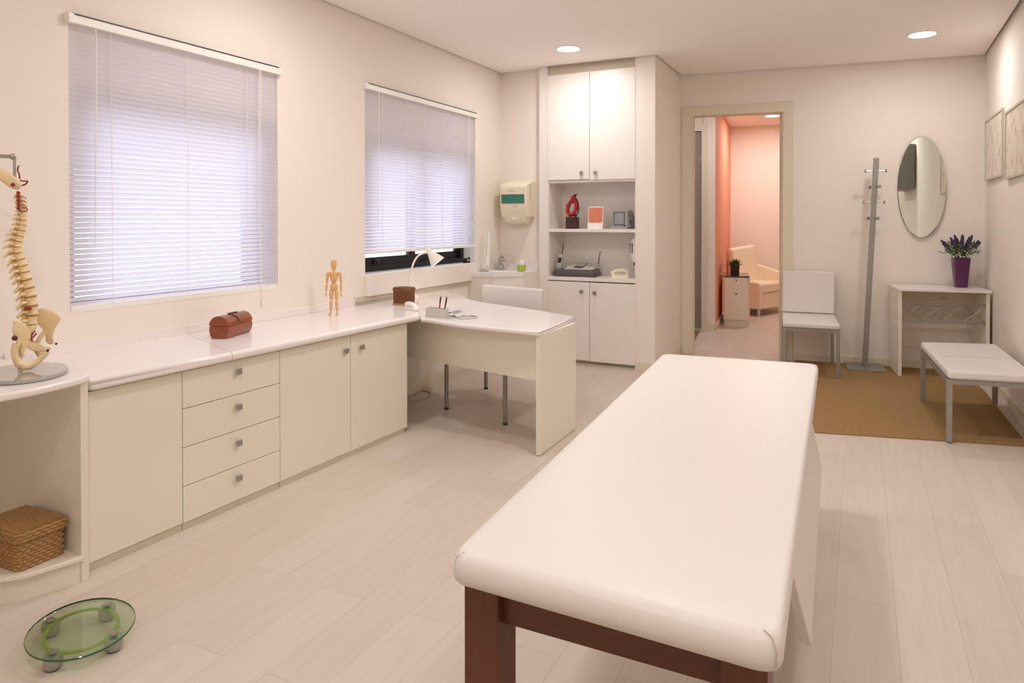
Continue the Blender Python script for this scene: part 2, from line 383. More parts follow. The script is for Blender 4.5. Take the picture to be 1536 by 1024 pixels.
struct('wall_hall_end', hb(.1, 3.2, 4.22, 4.32, 0, HC), 'peach', 'pale peach wall at the end of the hall', **H)
struct('wall_hall_right', hb(2.9, 3.0, .1, 4.3, 0, HC), 'peach', 'peach side wall of the hall', **H)
struct('wall_hall_far_left', hb(-1.4, -1.3, .1, 1.9, 0, HC), 'wall', 'cream side wall of the hall', **H)
struct('ceiling_hall', hb(-1.4, 3.1, .13, 4.32, 2.905, HC+.05), 'hallceil', 'warm lit hall ceiling', **H)
struct('baseboard_hall', B().box(.155, .27, 1.745, 1.762, 0, .08).prism([(.256, 1.745), (.275, 1.745), (.366, 4.22), (.348, 4.22)], 0, .08), 'trim', 'cream skirting in the hall', **H)
tag(obj('doormat', B().prism([(1.525, 9.0), (1.655, 7.95), (1.15, 7.85), (1.0, 8.95)], 0, .008), 'mat'), 'brown mat on the hall floor by the taupe door', 'mat')

# ------------------------------------------------------------------ downlights
def downlight(loc, label, e=None, group='ceiling downlights', r=.098):
    t = thing('ceiling_downlight', label, 'light', loc, 0, group)
    obj('bezel', B().loft([[(a*cos(2*PI*k/32), a*sin(2*PI*k/32), z) for k in range(32)] for a, z in ((r, -.001), (r+.012, -.001), (r+.010, -.009), (r, -.006))]+[[(r*cos(2*PI*k/32), r*sin(2*PI*k/32), -.001) for k in range(32)]], cap=False), 'white', t, smooth=True, local=True)
    obj('diffuser', B().lathe([(r, -.002), (r, -.005), (r*.6, -.007), (.001, -.0075)], seg=32), 'emit', t, smooth=True, local=True)
    return t
LP = [((1.02, 5.80), 'round ceiling downlight in front of the white cupboard'), ((3.795, 6.66), 'round ceiling downlight above the rug and console')]
for p, lb in LP: downlight((*p, HC), lb)
XL = [(.95, 3.0), (2.35, 3.35), (3.7, 3.6), (.95, .4), (2.4, .3), (3.6, .6)]  # unseen downlights, added on a rough grid to light the room
for k, p in enumerate(XL):
    downlight((*p, HC), ['added unseen ceiling downlight over the drawer worktop', 'added unseen ceiling downlight over the massage table', 'added unseen ceiling downlight by the right wall', 'added unseen ceiling downlight over the corner shelf', 'added unseen ceiling downlight over the near end of the room', 'added unseen ceiling downlight in the near right corner'][k])
HH = 2.905
hl = bw(.96, 3.15, HH)
downlight(hl, 'round ceiling downlight in the peach hall')
def lamp(name, loc, power, col, size, spread=PI, rot=None, shape='DISK'):
    l = bpy.data.lights.new(name, 'AREA'); l.shape = shape; l.size = size; l.energy = power; l.color = col; l.spread = spread
    o = bpy.data.objects.new(name, l); C.objects.link(o); o.location = loc
    if rot: o.rotation_euler = rot
    return o
WARM = (1., .985, .975)
for p, lb in LP: lamp('downlight_or_added_lamp', (*p, HC-.02), 9.5 if p[0] > 2 else 10, WARM, .17)
for p, e in zip(XL, (11.5, 14.5, 13.5, 4, 13, 11)): lamp('downlight_or_added_lamp', (*p, HC-.02), e, WARM, .17)  # light of the added, unseen downlights
lamp('hall_lamp_or_fill', (hl[0], hl[1], HH-.02), 19, (1., .97, .93), .17)
lamp('hall_lamp_or_fill', bw(.3, .9, HH-.02), 8, (1., .97, .93), .17)  # fill without a fixture, added to brighten the left side of the hall

# ------------------------------------------------------------------ blinds
def blind(w, ztop, zrail, label, ladders, wand, cord, ncut):
    y0, y1 = w[0], w[1]
    t = thing('venetian_blind', label, 'blind', (0, (y0+y1)/2, zrail), 0, 'white venetian blinds')
    h = B(); h.box(-.028, .026, y0-.012, y1+.006, ztop, ztop+.042); obj('headrail', h, 'white', t, bevel=.004)
    obj('end_cap', B().box(-.02, .032, y0-.016, y0+.012, ztop-.003, ztop+.046), 'white', t, bevel=.003); obj('end_cap', B().box(-.02, .032, y1-.014, y1+.010, ztop-.003, ztop+.046), 'white', t, bevel=.003)
    obj('valance_strip', B().box(-.02, .030, y0, y1, ztop+.042, ztop+.047), 'dgrey', t)
    s = B(); th = math.radians(65); wd = .0265; pitch = .0253; xc = -.012
    n = int((ztop-.014-zrail-.012)/pitch)+1; pitch = (ztop-.014-zrail-.014)/(n-1); a = y0+.006; b_ = y1-.006
    for i in range(n):
        z = ztop-.014-i*pitch
        j = random.uniform(-.03, .03); sag = random.uniform(-.0006, .0006)
        u = Vector((cos(th+j), 0, sin(th+j))); nn = Vector((-sin(th+j), 0, cos(th+j)))
        pr = [(-.5, 0), (-.25, .0016), (0, .0021), (.25, .0016), (.5, 0)]
        rows = []
        for yy, dz in ((a, 0), ((a+b_)/2, sag), (b_, 0)):
            rows.append([Vector((xc, yy, z+dz))+u*(k*wd)+nn*q for k, q in pr])
        s.loft(rows, cap=False, closed=False)
    obj('slats', s, 'slat', t, smooth=True)
    obj('bottom_rail', B().box(xc-.013, xc+.013, a-.002, b_+.002, zrail-.012, zrail+.008), 'white', t, bevel=.003)
    for y in ladders:
        c = B(); c.tube([(.0025, y, ztop), (.0025, y, zrail)], .0017, 5)
        for i in range(0, n): c.tube([(.0015, y, ztop-.014-i*pitch+.008), (.0045, y, ztop-.014-i*pitch+.012), (.0015, y, ztop-.014-i*pitch+.0155)], .0011, 4)
        obj('ladder_cord', c, 'white', t)
    y, z1 = wand; c = B(); c.tube([(.028, y, ztop+.004), (.03, y+.002, ztop-.06), (.024, y-.006, z1)], [.0026]*3, 7); c.ball((.024, y-.006, z1), .005); obj('tilt_wand', c, 'white', t, smooth=True)
    y, z1 = cord; c = B(); c.tube(curve([(.026, y, ztop), (.012, y+.004, (ztop+z1)/2), (.012, y+.014, z1+.10), (.012, y+.02, z1)]), .0022, 6); c.tube(curve([(.026, y-.012, ztop), (.010, y-.006, (ztop+z1)/2), (.010, y+.010, z1+.10)]), .0018, 6)
    c.lathe([(.002, .03), (.006, .018), (.008, 0), (.001, -.002)], (.012, y+.02, z1-.02), 10); obj('pull_cord', c, 'white', t, smooth=True)
    return t
blind(W1, 2.335, .987, 'larger white venetian blind fully lowered over the worktop', (2.24, 2.68, 3.10), (2.145, 1.28), (3.19, .90), 0)
blind(W2, 2.395, 1.160, 'narrower looking white venetian blind partly raised above the desk lamp', (4.45, 4.77, 5.04, 5.32, 5.66), (4.37, 1.37), (5.77, 1.30), 0)

# ------------------------------------------------------------------ base cabinets along the left wall
CA = -math.atan2(.05, 2.08); CO = Vector((.605, 1.73, 0))
def cab(y0, y1, name, label):
    t = thing(name, label, 'cabinet', CO, CA, 'white base cabinets')
    b = B(); b.box(-.50, -.022, y0+.001, y1-.001, .03, .728); obj('carcass', b, 'lam', t, local=True)
    obj('plinth', B().box(-.48, -.006 if y1 < 1.5 else -.004, y0+.001, y1-(.002 if y1 < 1.5 else .03), 0, .034), 'plinth', t, local=True)
    return t
def knob(y, z, parent, x=0., d=Vector((1, 0, 0)), local=True):
    b = B(); b.box(x, x+.014, y-.005, y+.005, z-.005, z+.005); b.box(x+.014, x+.024, y-.014, y+.014, z-.014, z+.014)
    obj('knob', b, 'steel', parent, bevel=.0015, local=local)
def front(name, y0, y1, z0, z1, t, k=None):
    o = obj(name, B().box(-.021, 0, y0+.002, y1-.002, z0+.0015, z1-.0015), 'lam', t, bevel=.0015, local=True)
    if k: knob(k[0], k[1], o)
    return o
t = cab(0, .425, 'base_cabinet', 'white base cabinet with one plain door beside the corner shelf'); front('door', 0, .425, .035, .722, t)
t = cab(.425, 1.003, 'drawer_cabinet', 'white base cabinet with four drawers and square knobs')
zs = [.033, .200, .376, .552, .722]
for i in range(4): front('drawer', .425, 1.003, zs[i], zs[i+1], t, (.726, (zs[i]+zs[i+1])/2+.03))
t = cab(1.003, 2.113, 'base_cabinet', 'white base cabinet with two doors next to the desk')
front('door', 1.003, 1.554, .033, .722, t, (1.503, .640)); front('door', 1.554, 2.113, .031, .722, t, (1.644, .640))
obj('side_panel', B().box(-.5, -.001, 2.098, 2.114, .031, .726), 'lam', t, local=True)

def edge_bevel(o, width, seg, test):
    """round only the horizontal edges whose end points pass test(p, q)"""
    me = o.data; at = me.attributes.new('bevel_weight_edge', 'FLOAT', 'EDGE')
    for e in me.edges:
        p, q = (me.vertices[v].co for v in e.vertices)
        if abs(p.z-q.z) < 1e-5 and test(p, q): at.data[e.index].value = 1
    me.polygons.foreach_set('use_smooth', [True]*len(me.polygons)); me.set_sharp_from_angle(angle=.6)
    md = o.modifiers.new('bevel', 'BEVEL'); md.width = width; md.segments = seg; md.limit_method = 'WEIGHT'; md.use_clamp_overlap = False; md.harden_normals = True
def at_joint(p): return p.x < .04 or abs((p.y-2.665)-(p.x-.002)*(2.3865-2.665)/(fx(2.386)-.002)) < .006 or (p.y > 3.93 and p.x < .69)
def worktop(poly, name, label):
    o = obj(name, B().prism(poly, .732, .775), 'lamtop'); edge_bevel(o, .018, 4, lambda p, q: not (at_joint(p) and at_joint(q))); return tag(o, label, 'worktop', 'white worktops')
fx = lambda y: .655+.024*(y-1.70)
worktop([(.002, 1.735), (fx(1.715), 1.715), (fx(2.385), 2.385), (.002, 2.665)], 'worktop', 'shorter white worktop slab between the corner shelf and the joint')
worktop([(.002, 2.668), (fx(2.388), 2.388), (fx(3.6), 3.6)]+rpoly([(.705, 3.74), (.712, 3.915), (.34, 4.43), (.09, 4.80), (.036, 4.845)], [0, .045, .3, .05, 0])[1:]+[(.036, 4.10), (.002, 4.10)], 'worktop', 'longer white worktop slab under the mannequin and cane box')
bs = B(); bs.box(0, .014, 1.74, 2.6655, .775, .822); tag(obj('backsplash', bs, 'lamtop'), 'low white upstand behind the shorter worktop slab', 'upstand', 'white upstands')
bs = B(); bs.box(0, .014, 2.667, 4.10, .775, .826); tag(obj('backsplash', bs, 'lamtop', bevel=.003), 'low white upstand behind the mannequin', 'upstand', 'white upstands')

# ------------------------------------------------------------------ corner shelf
t = thing('corner_shelf', 'white open corner shelf with a curved top under the spine model', 'shelf', (.3, 1.5, 0))
obj('side_panel', B().prism([(.002, 1.695), (.652, 1.672), (.655, 1.700), (.604, 1.7265), (.002, 1.7425)], 0, .776), 'lam', t, bevel=.002)
def ell(a, b, y, n=18, x0=0.): return [(x0+a*sin(PI/2*k/n), y-b*cos(PI/2*k/n)) for k in range(n+1)]
topc = [(.002, .70)]+[tuple(p)[:2] for p in curve([(.30, .80, 0), (.50, 1.00, 0), (.655, 1.22, 0), (.715, 1.42, 0), (.705, 1.60, 0), (.685, 1.672, 0)], 6)]
obj('top', B().prism(topc+[(.66, 1.706), (.002, 1.727)], .777, .805), 'lamtop', t, bevel=.010, seg=3)
bc = [(.002, .95), (.30, 1.22), (.50, 1.40), (.585, 1.50), (.645, 1.66)]
obj('base_shelf', B().prism([(.002, .93), (.30, 1.19), (.51, 1.375)]+rpoly([(.51, 1.375), (.612, 1.485), (.668, 1.668)], [0, .1, 0])[1:]+[(.668, 1.672), (.002, 1.695)], .088, .105), 'lam', t, bevel=.004)
obj('base_plinth', B().prism(bc+[(.645, 1.672), (.002, 1.694)], 0, .088), 'lam', t)
obj('back_panel', B().box(.002, .014, .95, 1.694, .105, .777), 'lam', t)

# wicker basket with lid on the base shelf
def weave(b, cx, cy, rz, w, d, z0, z1, rows, amp=.0045, rad=.008, n=56):
    u = Vector((cos(rz), sin(rz), 0)); v = Vector((-sin(rz), cos(rz), 0)); o = Vector((cx, cy, 0))
    base_ = rpoly([(-w/2, -d/2), (w/2, -d/2), (w/2, d/2), (-w/2, d/2)], .02, 4)
    # resample outline
    P = [Vector(p) for p in base_]; Ls = [0]
    for i in range(len(P)): Ls.append(Ls[-1]+(P[(i+1) % len(P)]-P[i]).length)
    def at(s):
        s %= Ls[-1]
        for i in range(len(P)):
            if s <= Ls[i+1]: f = (s-Ls[i])/max(1e-9, Ls[i+1]-Ls[i]); return P[i].lerp(P[(i+1) % len(P)], f)
        return P[0]
    dz = (z1-z0)/rows
    for r in range(rows):
        pts = []
        for k in range(n):
            q = at(Ls[-1]*k/n); c = q.normalized()*(amp*(1 if (k+r) % 2 else -1))+q
            pts.append(o+u*c.x+v*c.y+Vector((0, 0, z0+dz*(r+.5))))
        b.tube(pts, dz*.62, 6, closed=True)
BC = (.452, 1.566, .105); BR = .02
t = thing('wicker_basket', 'square woven wicker basket with a lid on the corner shelf base', 'basket', BC, BR)
b = B(); weave(b, 0, 0, 0, .245, .165, .002, .108, 9); b.box(-.118, .118, -.078, .078, .002, .108); obj('basket_body', b, 'wick', t, local=True, smooth=True, ang=1.2)
b = B(); weave(b, 0, 0, 0, .265, .183, .108, .142, 3, rad=.008); b.box(-.128, .128, -.088, .088, .110, .138)
for k in range(16): y = -.082+.164*k/15; b.tube([(-.122+.0, y, .142+.002*(k % 2)), (-.06, y, .144), (0, y, .142+.002*((k+1) % 2)), (.06, y, .144), (.122, y, .142)], .0062, 6)
obj('lid', b, 'wick', t, local=True, smooth=True, ang=1.2)

# ------------------------------------------------------------------ spine model
SR = Vector((.477, .879, 0)); SN = Vector((-.879, .477, 0)); SO = Vector((.405, 1.600, .805)); SK = 379.; SX = 459.
def sp(px, py, d=0.): return SO+SR*((px-33.5)/SX)+Vector((0, 0, (558-py)/SK))+SN*d
t = thing('spine_model', 'anatomical spine model with pelvis hanging from a stand on the corner shelf', 'model', tuple(SO))
b = B(); n = 40
def basering(f, z): return [SO+Vector((0, 0, z))+SR*(-.0+.150*f*cos(2*PI*k/n))+SN*(-.055+.185*f*sin(2*PI*k/n)) for k in range(n)]
b.loft([basering(.97, 0), basering(1, .004), basering(1, .012), basering(.985, .016)]); obj('base', b, 'base', t, smooth=True)
b = B(); b.tube([sp(28, 556, .0), sp(26, 505, .0), sp(20, 500, .0)], .0055, 10); b.tube([sp(31, 556, .01), sp(31, 530, .01)], .004, 8)
obj('support_rod', b, 'chrome', t, smooth=True)
b = B(); b.tube([sp(-60, 556, .03), sp(-60, 238, .03)], .007, 10); b.bar(sp(-60, 237, .03), sp(18, 237, 0), .014, .014); b.ball(sp(21, 237), .012); b.tube([sp(23.5, 237), sp(23.5, 268)], .0055, 8); b.ball(sp(-60, 237, .03), .014)
obj('hanging_bracket', b, 'steel', t, smooth=True)
cl = [(31, 292), (33, 299), (34.5, 306), (36, 313), (36, 320), (35, 327), (34.5, 334.5), (33.5, 342), (31, 350), (28.5, 358), (26.5, 366.5), (26, 375), (28.5, 384.5), (32, 394), (34.5, 403.5), (37.5, 414), (41, 426), (44, 438.5), (46, 452), (47.5, 466), (47, 480)]
wd = [5.5, 5.7, 6, 6.2, 6.5, 7, 7, 7.5, 8, 8.3, 8.5, 8.8, 9, 9.3, 9.6, 10, 10.2, 10.4, 10.6, 10.6, 10.4]
for i, (x, y) in enumerate(cl):
    x1, y1 = cl[min(i+1, len(cl)-1)]; x0, y0 = cl[max(i-1, 0)]
    ax = Vector((x1-x0, y1-y0)).normalized(); a3 = (SR*ax.x+Vector((0, 0, -ax.y))).normalized()    # downwards along the spine
    fw = (SR*(-ax.y*-1)+Vector((0, 0, ax.x)))                                                       # forward (towards the belly)
    fw = (SR*ax.y+Vector((0, 0, ax.x))).normalized()
    gap = math.hypot(x1-x0, y1-y0)/(2 if 0 < i < len(cl)-1 else 1)/SK
    h = gap*.80; r = wd[i]*.90/SX; c = sp(x, y)
    b = B(); rings = []
    for f, s_ in ((-.5, 1.0), (-.38, 1.04), (-.15, .90), (.15, .90), (.38, 1.04), (.5, 1.0)):
        rings.append([c+a3*(h*f)+fw*(r*s_*cos(2*PI*k/16))+SN*(r*1.15*s_*sin(2*PI*k/16)) for k in range(16)])
    b.loft(rings)
    # arch, transverse and spinous processes
    L_ = (.75+.4*min(1, i/10)) if i < 15 else .95
    drop = .35 if 6 < i < 15 else .12
    tip = c-fw*(r*(1.5+L_))+a3*(h*(.5+drop*2)); root = c-fw*(r*1.2)
    b.tube([root, (root+tip)/2+a3*(h*.1), tip], [h*.30, h*.26, h*.20], 6)
    for sgn in (-1, 1):
        p0 = c-fw*(r*.8)+SN*(sgn*r*.8); p1 = c-fw*(r*1.5)+SN*(sgn*r*1.9)
        b.tube([p0, p1], [h*.28, h*.18], 6); b.tube([p0, root], [h*.26, h*.26], 6)
    o = obj('vertebra', b, 'bone', t, smooth=True, ang=1.0)
    if i < len(cl)-1:
        dcn = c+a3*(gap*.5); d = B()
        d.loft([[dcn+a3*(gap*f)+fw*(r*1.03*cos(2*PI*k/16))+SN*(r*1.18*sin(2*PI*k/16)) for k in range(16)] for f in (-.11, .11)])
        obj('disc', d, 'disc' if i > 4 else 'bone', t, smooth=True)
        d = B(); q = dcn-fw*(r*1.15)
        for sgn in (-1, 1): d.tube([q+SN*(sgn*r*.5), q-fw*(r*.35)+SN*(sgn*r*1.3)+a3*(gap*.25)], [gap*.2, gap*.10], 6)
        obj('nerve', d, 'nerve', t, smooth=True)
d = B(); d.ball(sp(42, 461, -.035), .012, (1.4, 1, .7)); obj('slipped_disc', d, 'artery', t, smooth=True, label='red bulging disc')
# skull base, arteries
b = B(); outl = [(-6, 253), (4, 256), (14, 260), (22, 264), (29, 272), (34, 278), (30, 284), (22, 284), (15, 281), (9, 276), (2, 271), (-6, 266)]
o = Vector((0, 0, 0)); outl = [(14+(x-14)*1.16, 269+(y-269)*1.2) for x, y in outl]
lo = [sp(x, y, -.035) for x, y in outl]; mid = [sp(x, y, 0) for x, y in outl]; hi = [sp(x, y, .035) for x, y in outl]
cs = sum(mid, Vector())/len(mid)
b.loft([[cs+(p-cs)*.75 for p in lo], mid, [cs+(p-cs)*.75 for p in hi]]); obj('skull_base', b, 'bone', t, sub=1)
b = B(); b.tube(curve([sp(31, 270, -.03), sp(30, 262, -.03), sp(28, 258, -.03), sp(29, 252, -.03), sp(31, 251, -.03)]), .0028, 6)
b.tube(curve([sp(31, 272, -.03), sp(36, 273, -.03), sp(42, 273, -.03), sp(40, 277, -.03), sp(34, 280, -.03)]), .0032, 6)
for y in (279, 290, 295, 301.5, 307, 313): b.ball(sp(21 if y == 279 else 28.5, y, -.022 if y > 280 else -.036), .0065 if y > 280 else .008, (1, 1, 1))
b.tube(curve([sp(28, 290, -.022), sp(29.5, 300, -.022), sp(30.5, 316, -.022), sp(40, 317, -.02), sp(41, 313, -.02), sp(34, 312, -.02)]), .0022, 6)
for y in (296, 302, 308): b.tube([sp(30, y, -.022), sp(37, y, -.02), sp(41, y+3, -.015)], .0016, 5)
obj('artery', b, 'artery', t, smooth=True)
# sacrum and pelvis
b = B(); b.loft([[sp(46.5+a*.9*cos(2*PI*k/12)-o_, y, e*.7*sin(2*PI*k/12)) for k in range(12)] for a, e, y, o_ in ((10, .040, 487, 0), (9, .045, 493, 1), (7, .035, 503, 6), (4, .02, 515, 14), (2, .01, 524, 17), (1.5, .006, 531, 15))])
obj('sacrum', b, 'bone', t, smooth=True)
def shell(outl, dfun, th, name='hip_bone'):
    """a curved bony plate: outline in image plane, depth from dfun"""
    b = B(); cx = sum(p[0] for p in outl)/len(outl); cy = sum(p[1] for p in outl)/len(outl)
    R = []
    for f, q in ((.0, 1), (.55, 1), (.92, 1), (1, 0), (.92, -1), (.55, -1), (.0, -1)):
        f = max(f, .02); R.append([sp(cx+(x-cx)*f, cy+(y-cy)*f, dfun(cx+(x-cx)*f, cy+(y-cy)*f)+q*th) for x, y in outl])
    b.loft(R); return b
near = [(17.5, 471), (24, 474), (33, 480), (40, 486), (45, 494), (46, 503), (44, 511), (47, 516), (56, 520), (66, 522), (72, 524), (70, 530), (60, 531), (50, 527), (42, 522), (36, 516), (28, 516), (23, 510), (21, 500), (18, 493), (17, 486), (20, 480)]
obj('hip_bone', shell(near, lambda x, y: -.075+.0013*(x-20)+.00035*(y-470), .007), 'bone', t, sub=1)
far = [(54, 466), (62, 464), (72, 465), (82, 469), (90, 476), (94, 481), (91, 485), (86, 492), (82, 500), (80, 508), (79, 515), (83, 519), (78, 524), (71, 522), (67, 516), (69, 508), (66, 500), (60, 494), (54, 488), (50, 478)]
obj('hip_bone', shell(far, lambda x, y: .050-.0008*(x-50)+.0005*abs(y-480), .006), 'bone', t, sub=1)
b = B(); b.tube([sp(x, y, -.062) for x, y in [(24, 510), (21.5, 520), (22.5, 530), (27, 539), (35, 544.5), (44, 545), (51, 541.5), (58, 537), (65, 531), (70, 526)]], [.014, .013, .013, .015, .016, .014, .012, .010, .010, .009], 10)
b.tube([sp(x, y, -.060) for x, y in [(36, 514), (33, 520), (33, 526), (36, 531)]], [.010, .008, .006, .004], 8)
obj('ischium', b, 'bone', t, smooth=True)
b = B(); b.tube([sp(x, y, .02) for x, y in [(68, 500), (60, 508), (54, 518), (54, 528), (58, 536), (66, 533), (74, 525)]], [.010, .009, .009, .010, .010, .008, .008], 8); obj('ischium', b, 'bone', t, smooth=True)
b = B(); b.ball(sp(70, 524, -.07), .0055); b.ball(sp(84, 519, .0), .005); b.ball(sp(22, 501, -.085), .010); obj('mounting_screw', b, 'choc', t, smooth=True)
b = B(); b.tube(curve([sp(52, 496, -.02), sp(48, 500, -.03), sp(45, 505, -.03), sp(49, 504, -.03), sp(54, 499, -.03)]), .003, 6); b.tube(curve([sp(47, 506, -.03), sp(46, 511, -.03)]), .004, 6); obj('artery', b, 'artery', t, smooth=True)

# ------------------------------------------------------------------ glass bathroom scale
SC = Vector((1.037, 1.432, 0)); SA = math.atan2(.477, -.879)
t = thing('bathroom_scale', 'oval glass bathroom scale with lime green ring on the floor', 'scale', tuple(SC), SA)
def er(a, b_, z, n=48): return [(a*cos(2*PI*k/n), b_*sin(2*PI*k/n), z) for k in range(n)]
obj('glass_plate', B().loft([er(.187, .155, .046), er(.188, .156, .047), er(.188, .156, .0525), er(.187, .155, .0535)]), 'gglass2', t, smooth=True, local=True)
obj('glass_edge', B().loft([er(.1885, .1565, .0465), er(.190, .158, .048), er(.190, .158, .052), er(.1885, .1565, .0535)]+[er(.1885, .1565, .0465)], cap=False), 'gedge', t, smooth=True, local=True)
b = B(); R = [er(.139, .112, .040), er(.139, .112, .045), er(.127, .100, .045), er(.127, .100, .040), er(.139, .112, .040)]; b.loft(R, cap=False); obj('ring', b, 'lime', t, smooth=False, local=True)
for sx, sy in ((-1, -1), (1, -1), (1, 1), (-1, 1)):
    x, y = .108*sx, .083*sy
    b = B(); b.lathe([(.022, .004), (.026, .010), (.028, .030), (.026, .0445), (.001, .0445)], (x, y, 0), 20); o = obj('foot', b, 'grey', t, smooth=True, local=True)
    obj('rubber_pad', B().lathe([(.020, 0), (.020, .005)], (x, y, 0), 16), 'black', o, local=True)
    obj('sensor_cap', B().lathe([(.013, .0536), (.012, .0565), (.001, .057)], (x, y, 0), 16), 'steel', o, smooth=True, local=True)

# ------------------------------------------------------------------ worktop ornaments
# wooden chest
t = thing('wooden_chest', 'small reddish wooden box with a rounded lid on the worktop', 'box', (.262, 2.745, .775), .31)
sec = [(-.040, 0), (.040, 0), (.052, .020), (.057, .045), (.054, .066), (-.054, .066), (-.057, .045), (-.052, .020)]
obj('box_body', B().loft([[(x, y, z) for x, z in sec] for y in (-.122, .122)]), 'cedar', t, bevel=.002, local=True)
sec2 = [(.056, .068)]+[(.056*cos(a), .068+.052*sin(a)) for a in [PI*k/14 for k in range(1, 14)]]+[(-.056, .068)]
obj('lid', B().loft([[(x, y, z) for x, z in sec2] for y in (-.123, .123)]), 'cedar', t, smooth=True, ang=.6, local=True)
obj('lid_handle', B().box(-.010, .010, -.022, .050, .117, .125).tube(curve([(.005, -.05, .120), (.025, -.03, .116), (.045, -.02, .104), (.063, -.015, .078)]), .003, 6), 'choc', t, bevel=.002, local=True)

# artist's mannequin
MO = (.215, 3.635, .775); MR = .42
t = thing('artist_mannequin', 'jointed wooden artist mannequin standing on the worktop', 'figure', MO, MR)
def limb(name, p, q, r0, r1, par=t, rm=None):
    p, q = Vector(p), Vector(q); m_ = (p+q)/2; rm = rm or max(r0, r1)*1.12
    return obj(name, B().tube([p, p.lerp(q, .06), p.lerp(q, .3), p.lerp(q, .7), p.lerp(q, .94), q], [r0*.6, r0, rm, (rm+r1)/2, r1, r1*.6], 12), 'pine', par, smooth=True, ang=1.2, local=True)
obj('head', B().lathe([(.001, .298), (.010, .302), (.014, .312), (.020, .335), (.0205, .350), (.015, .363), (.001, .368)], seg=16), 'pine', t, smooth=True, local=True)
obj('neck', B().tube([(0, 0, .280), (0, 0, .302)], .006, 10).ball((0, 0, .286), .011), 'pine', t, smooth=True, local=True)
def body(name, secs):
    obj(name, B().loft([[(a*cos(2*PI*k/18), b_*sin(2*PI*k/18), z) for k in range(18)] for a, b_, z in secs]), 'pine', t, smooth=True, ang=1.2, local=True)
body('torso', [(.008, .006, .222), (.018, .013, .224), (.023, .016, .240), (.032, .019, .268), (.034, .019, .280), (.024, .014, .288), (.008, .006, .290)])
body('waist', [(.006, .006, .210), (.013, .012, .213), (.013, .012, .220), (.006, .006, .223)])
body('hips', [(.014, .011, .166), (.023, .016, .170), (.025, .017, .185), (.022, .015, .204), (.012, .010, .211)])
for s_ in (-1, 1):
    obj('shoulder', B().ball((s_*.041, 0, .276), .0105), 'pine', t, smooth=True, local=True)
    limb('upper_arm', (s_*.044, 0, .270), (s_*.048, .002, .213), .0085, .007); limb('forearm', (s_*.048, .002, .209), (s_*.050, -.006, .158), .0075, .0055)
    limb('hand', (s_*.050, -.006, .154), (s_*.052, -.010, .122), .004, .004, rm=.0065)
    limb('thigh', (s_*.016, 0, .170), (s_*.018, 0, .100), .012, .0085); limb('shin', (s_*.018, 0, .096), (s_*.021, 0, .024), .0095, .006)
    obj('foot', B().ball((s_*.023, -.012, .0085), .0085, (.95, 2.3, 1)).tube([(s_*.021, 0, .022), (s_*.022, -.002, .010)], .006, 8), 'pine', t, smooth=True, local=True)

# cane box, stapler on the worktop
t = thing('cane_box', 'round brown cane box with a lid behind the lamp stem', 'box', (.285, 4.335, .775), .2)
def ov(a, b_, z, n=40): return [(a*cos(2*PI*k/n), b_*sin(2*PI*k/n), z) for k in range(n)]
b = B()
for k in range(46):
    a = 2*PI*k/46; b.tube([(.076*cos(a), .060*sin(a), .006), (.078*cos(a), .062*sin(a), .05), (.077*cos(a), .061*sin(a), .095)], .0058, 5)
b.loft([ov(.074, .058, .002), ov(.074, .058, .096)]); obj('box_body', b, 'wick2', t, smooth=True, local=True)
obj('base_rim', B().tube([(x, y, .007) for x, y, z in ov(.081, .065, 0)], .007, 6, closed=True), 'wick', t, smooth=True, local=True)
b = B()
for z, r in ((.100, .079), (.108, .083), (.117, .083), (.125, .079)): b.tube([(x, y, z) for x, y, _ in ov(r, r-.016, 0)], .0058, 6, closed=True)
b.loft([ov(.08, .064, .098), ov(.078, .062, .128), ov(.05, .04, .131)]); obj('lid', b, 'wick2', t, smooth=True, local=True)
obj('lid_inlay', B().loft([ov(.05, .038, .131), ov(.045, .033, .1335)]), 'choc', t, smooth=True, local=True)
t = thing('stapler', 'small white rounded desk stapler in front of the cane box', 'stapler', (.535, 4.075, .775), -.35)
pf = [(-.062, 0), (.062, 0), (.064, .014), (.050, .036), (.020, .052), (-.050, .058), (-.062, .050)]
obj('stapler_body', B().loft([[(x, y, z) for x, z in pf] for y in (-.020, .020)]), 'white', t, bevel=.007, seg=3, local=True)
obj('side_groove', B().box(-.045, .035, -.0212, -.0195, .026, .029), 'gap', t, local=True)

# ------------------------------------------------------------------ desk
t = thing('desk', 'white desk with a bowed front joined to the worktop', 'desk', (1.2, 4.3, 0))
fr_ = [(.712, 3.944)]+[tuple(p)[:2] for p in curve([(.78, 3.930, 0), (1.12, 3.83, 0), (1.655, 3.772, 0)], 6)]
bk = [(1.60, 4.50), (1.175, 4.715), (.85, 4.86), (.60, 4.965)]+[tuple(p)[:2] for p in curve([(.45, 5.05, 0), (.28, 5.22, 0), (.14, 5.38, 0), (.003, 5.43, 0)], 5)]
obj('desktop', B().prism(fr_+bk+[(.003, 4.850), (.040, 4.847), (.094, 4.801), (.343, 4.4315), (.700, 3.940)], .716, .745), 'lamtop', t)
edge_bevel(t.children[0], .011, 3, lambda p, q: (p.x+1.2 > .66 and p.y+4.3 < 4.6) or (p.x+1.2 > .5 and p.y+4.3 > 4.45))
obj('end_panel', B().prism([(1.622, 3.785), (1.650, 3.785), (1.638, 4.40), (1.610, 4.40)], .004, .716), 'lam', t, bevel=.002)
obj('floor_glide', B().prism([(1.624, 3.79), (1.648, 3.79), (1.646, 3.85), (1.622, 3.85)], 0, .006).prism([(1.614, 4.3), (1.638, 4.3), (1.636, 4.38), (1.612, 4.38)], 0, .006), 'black', t)
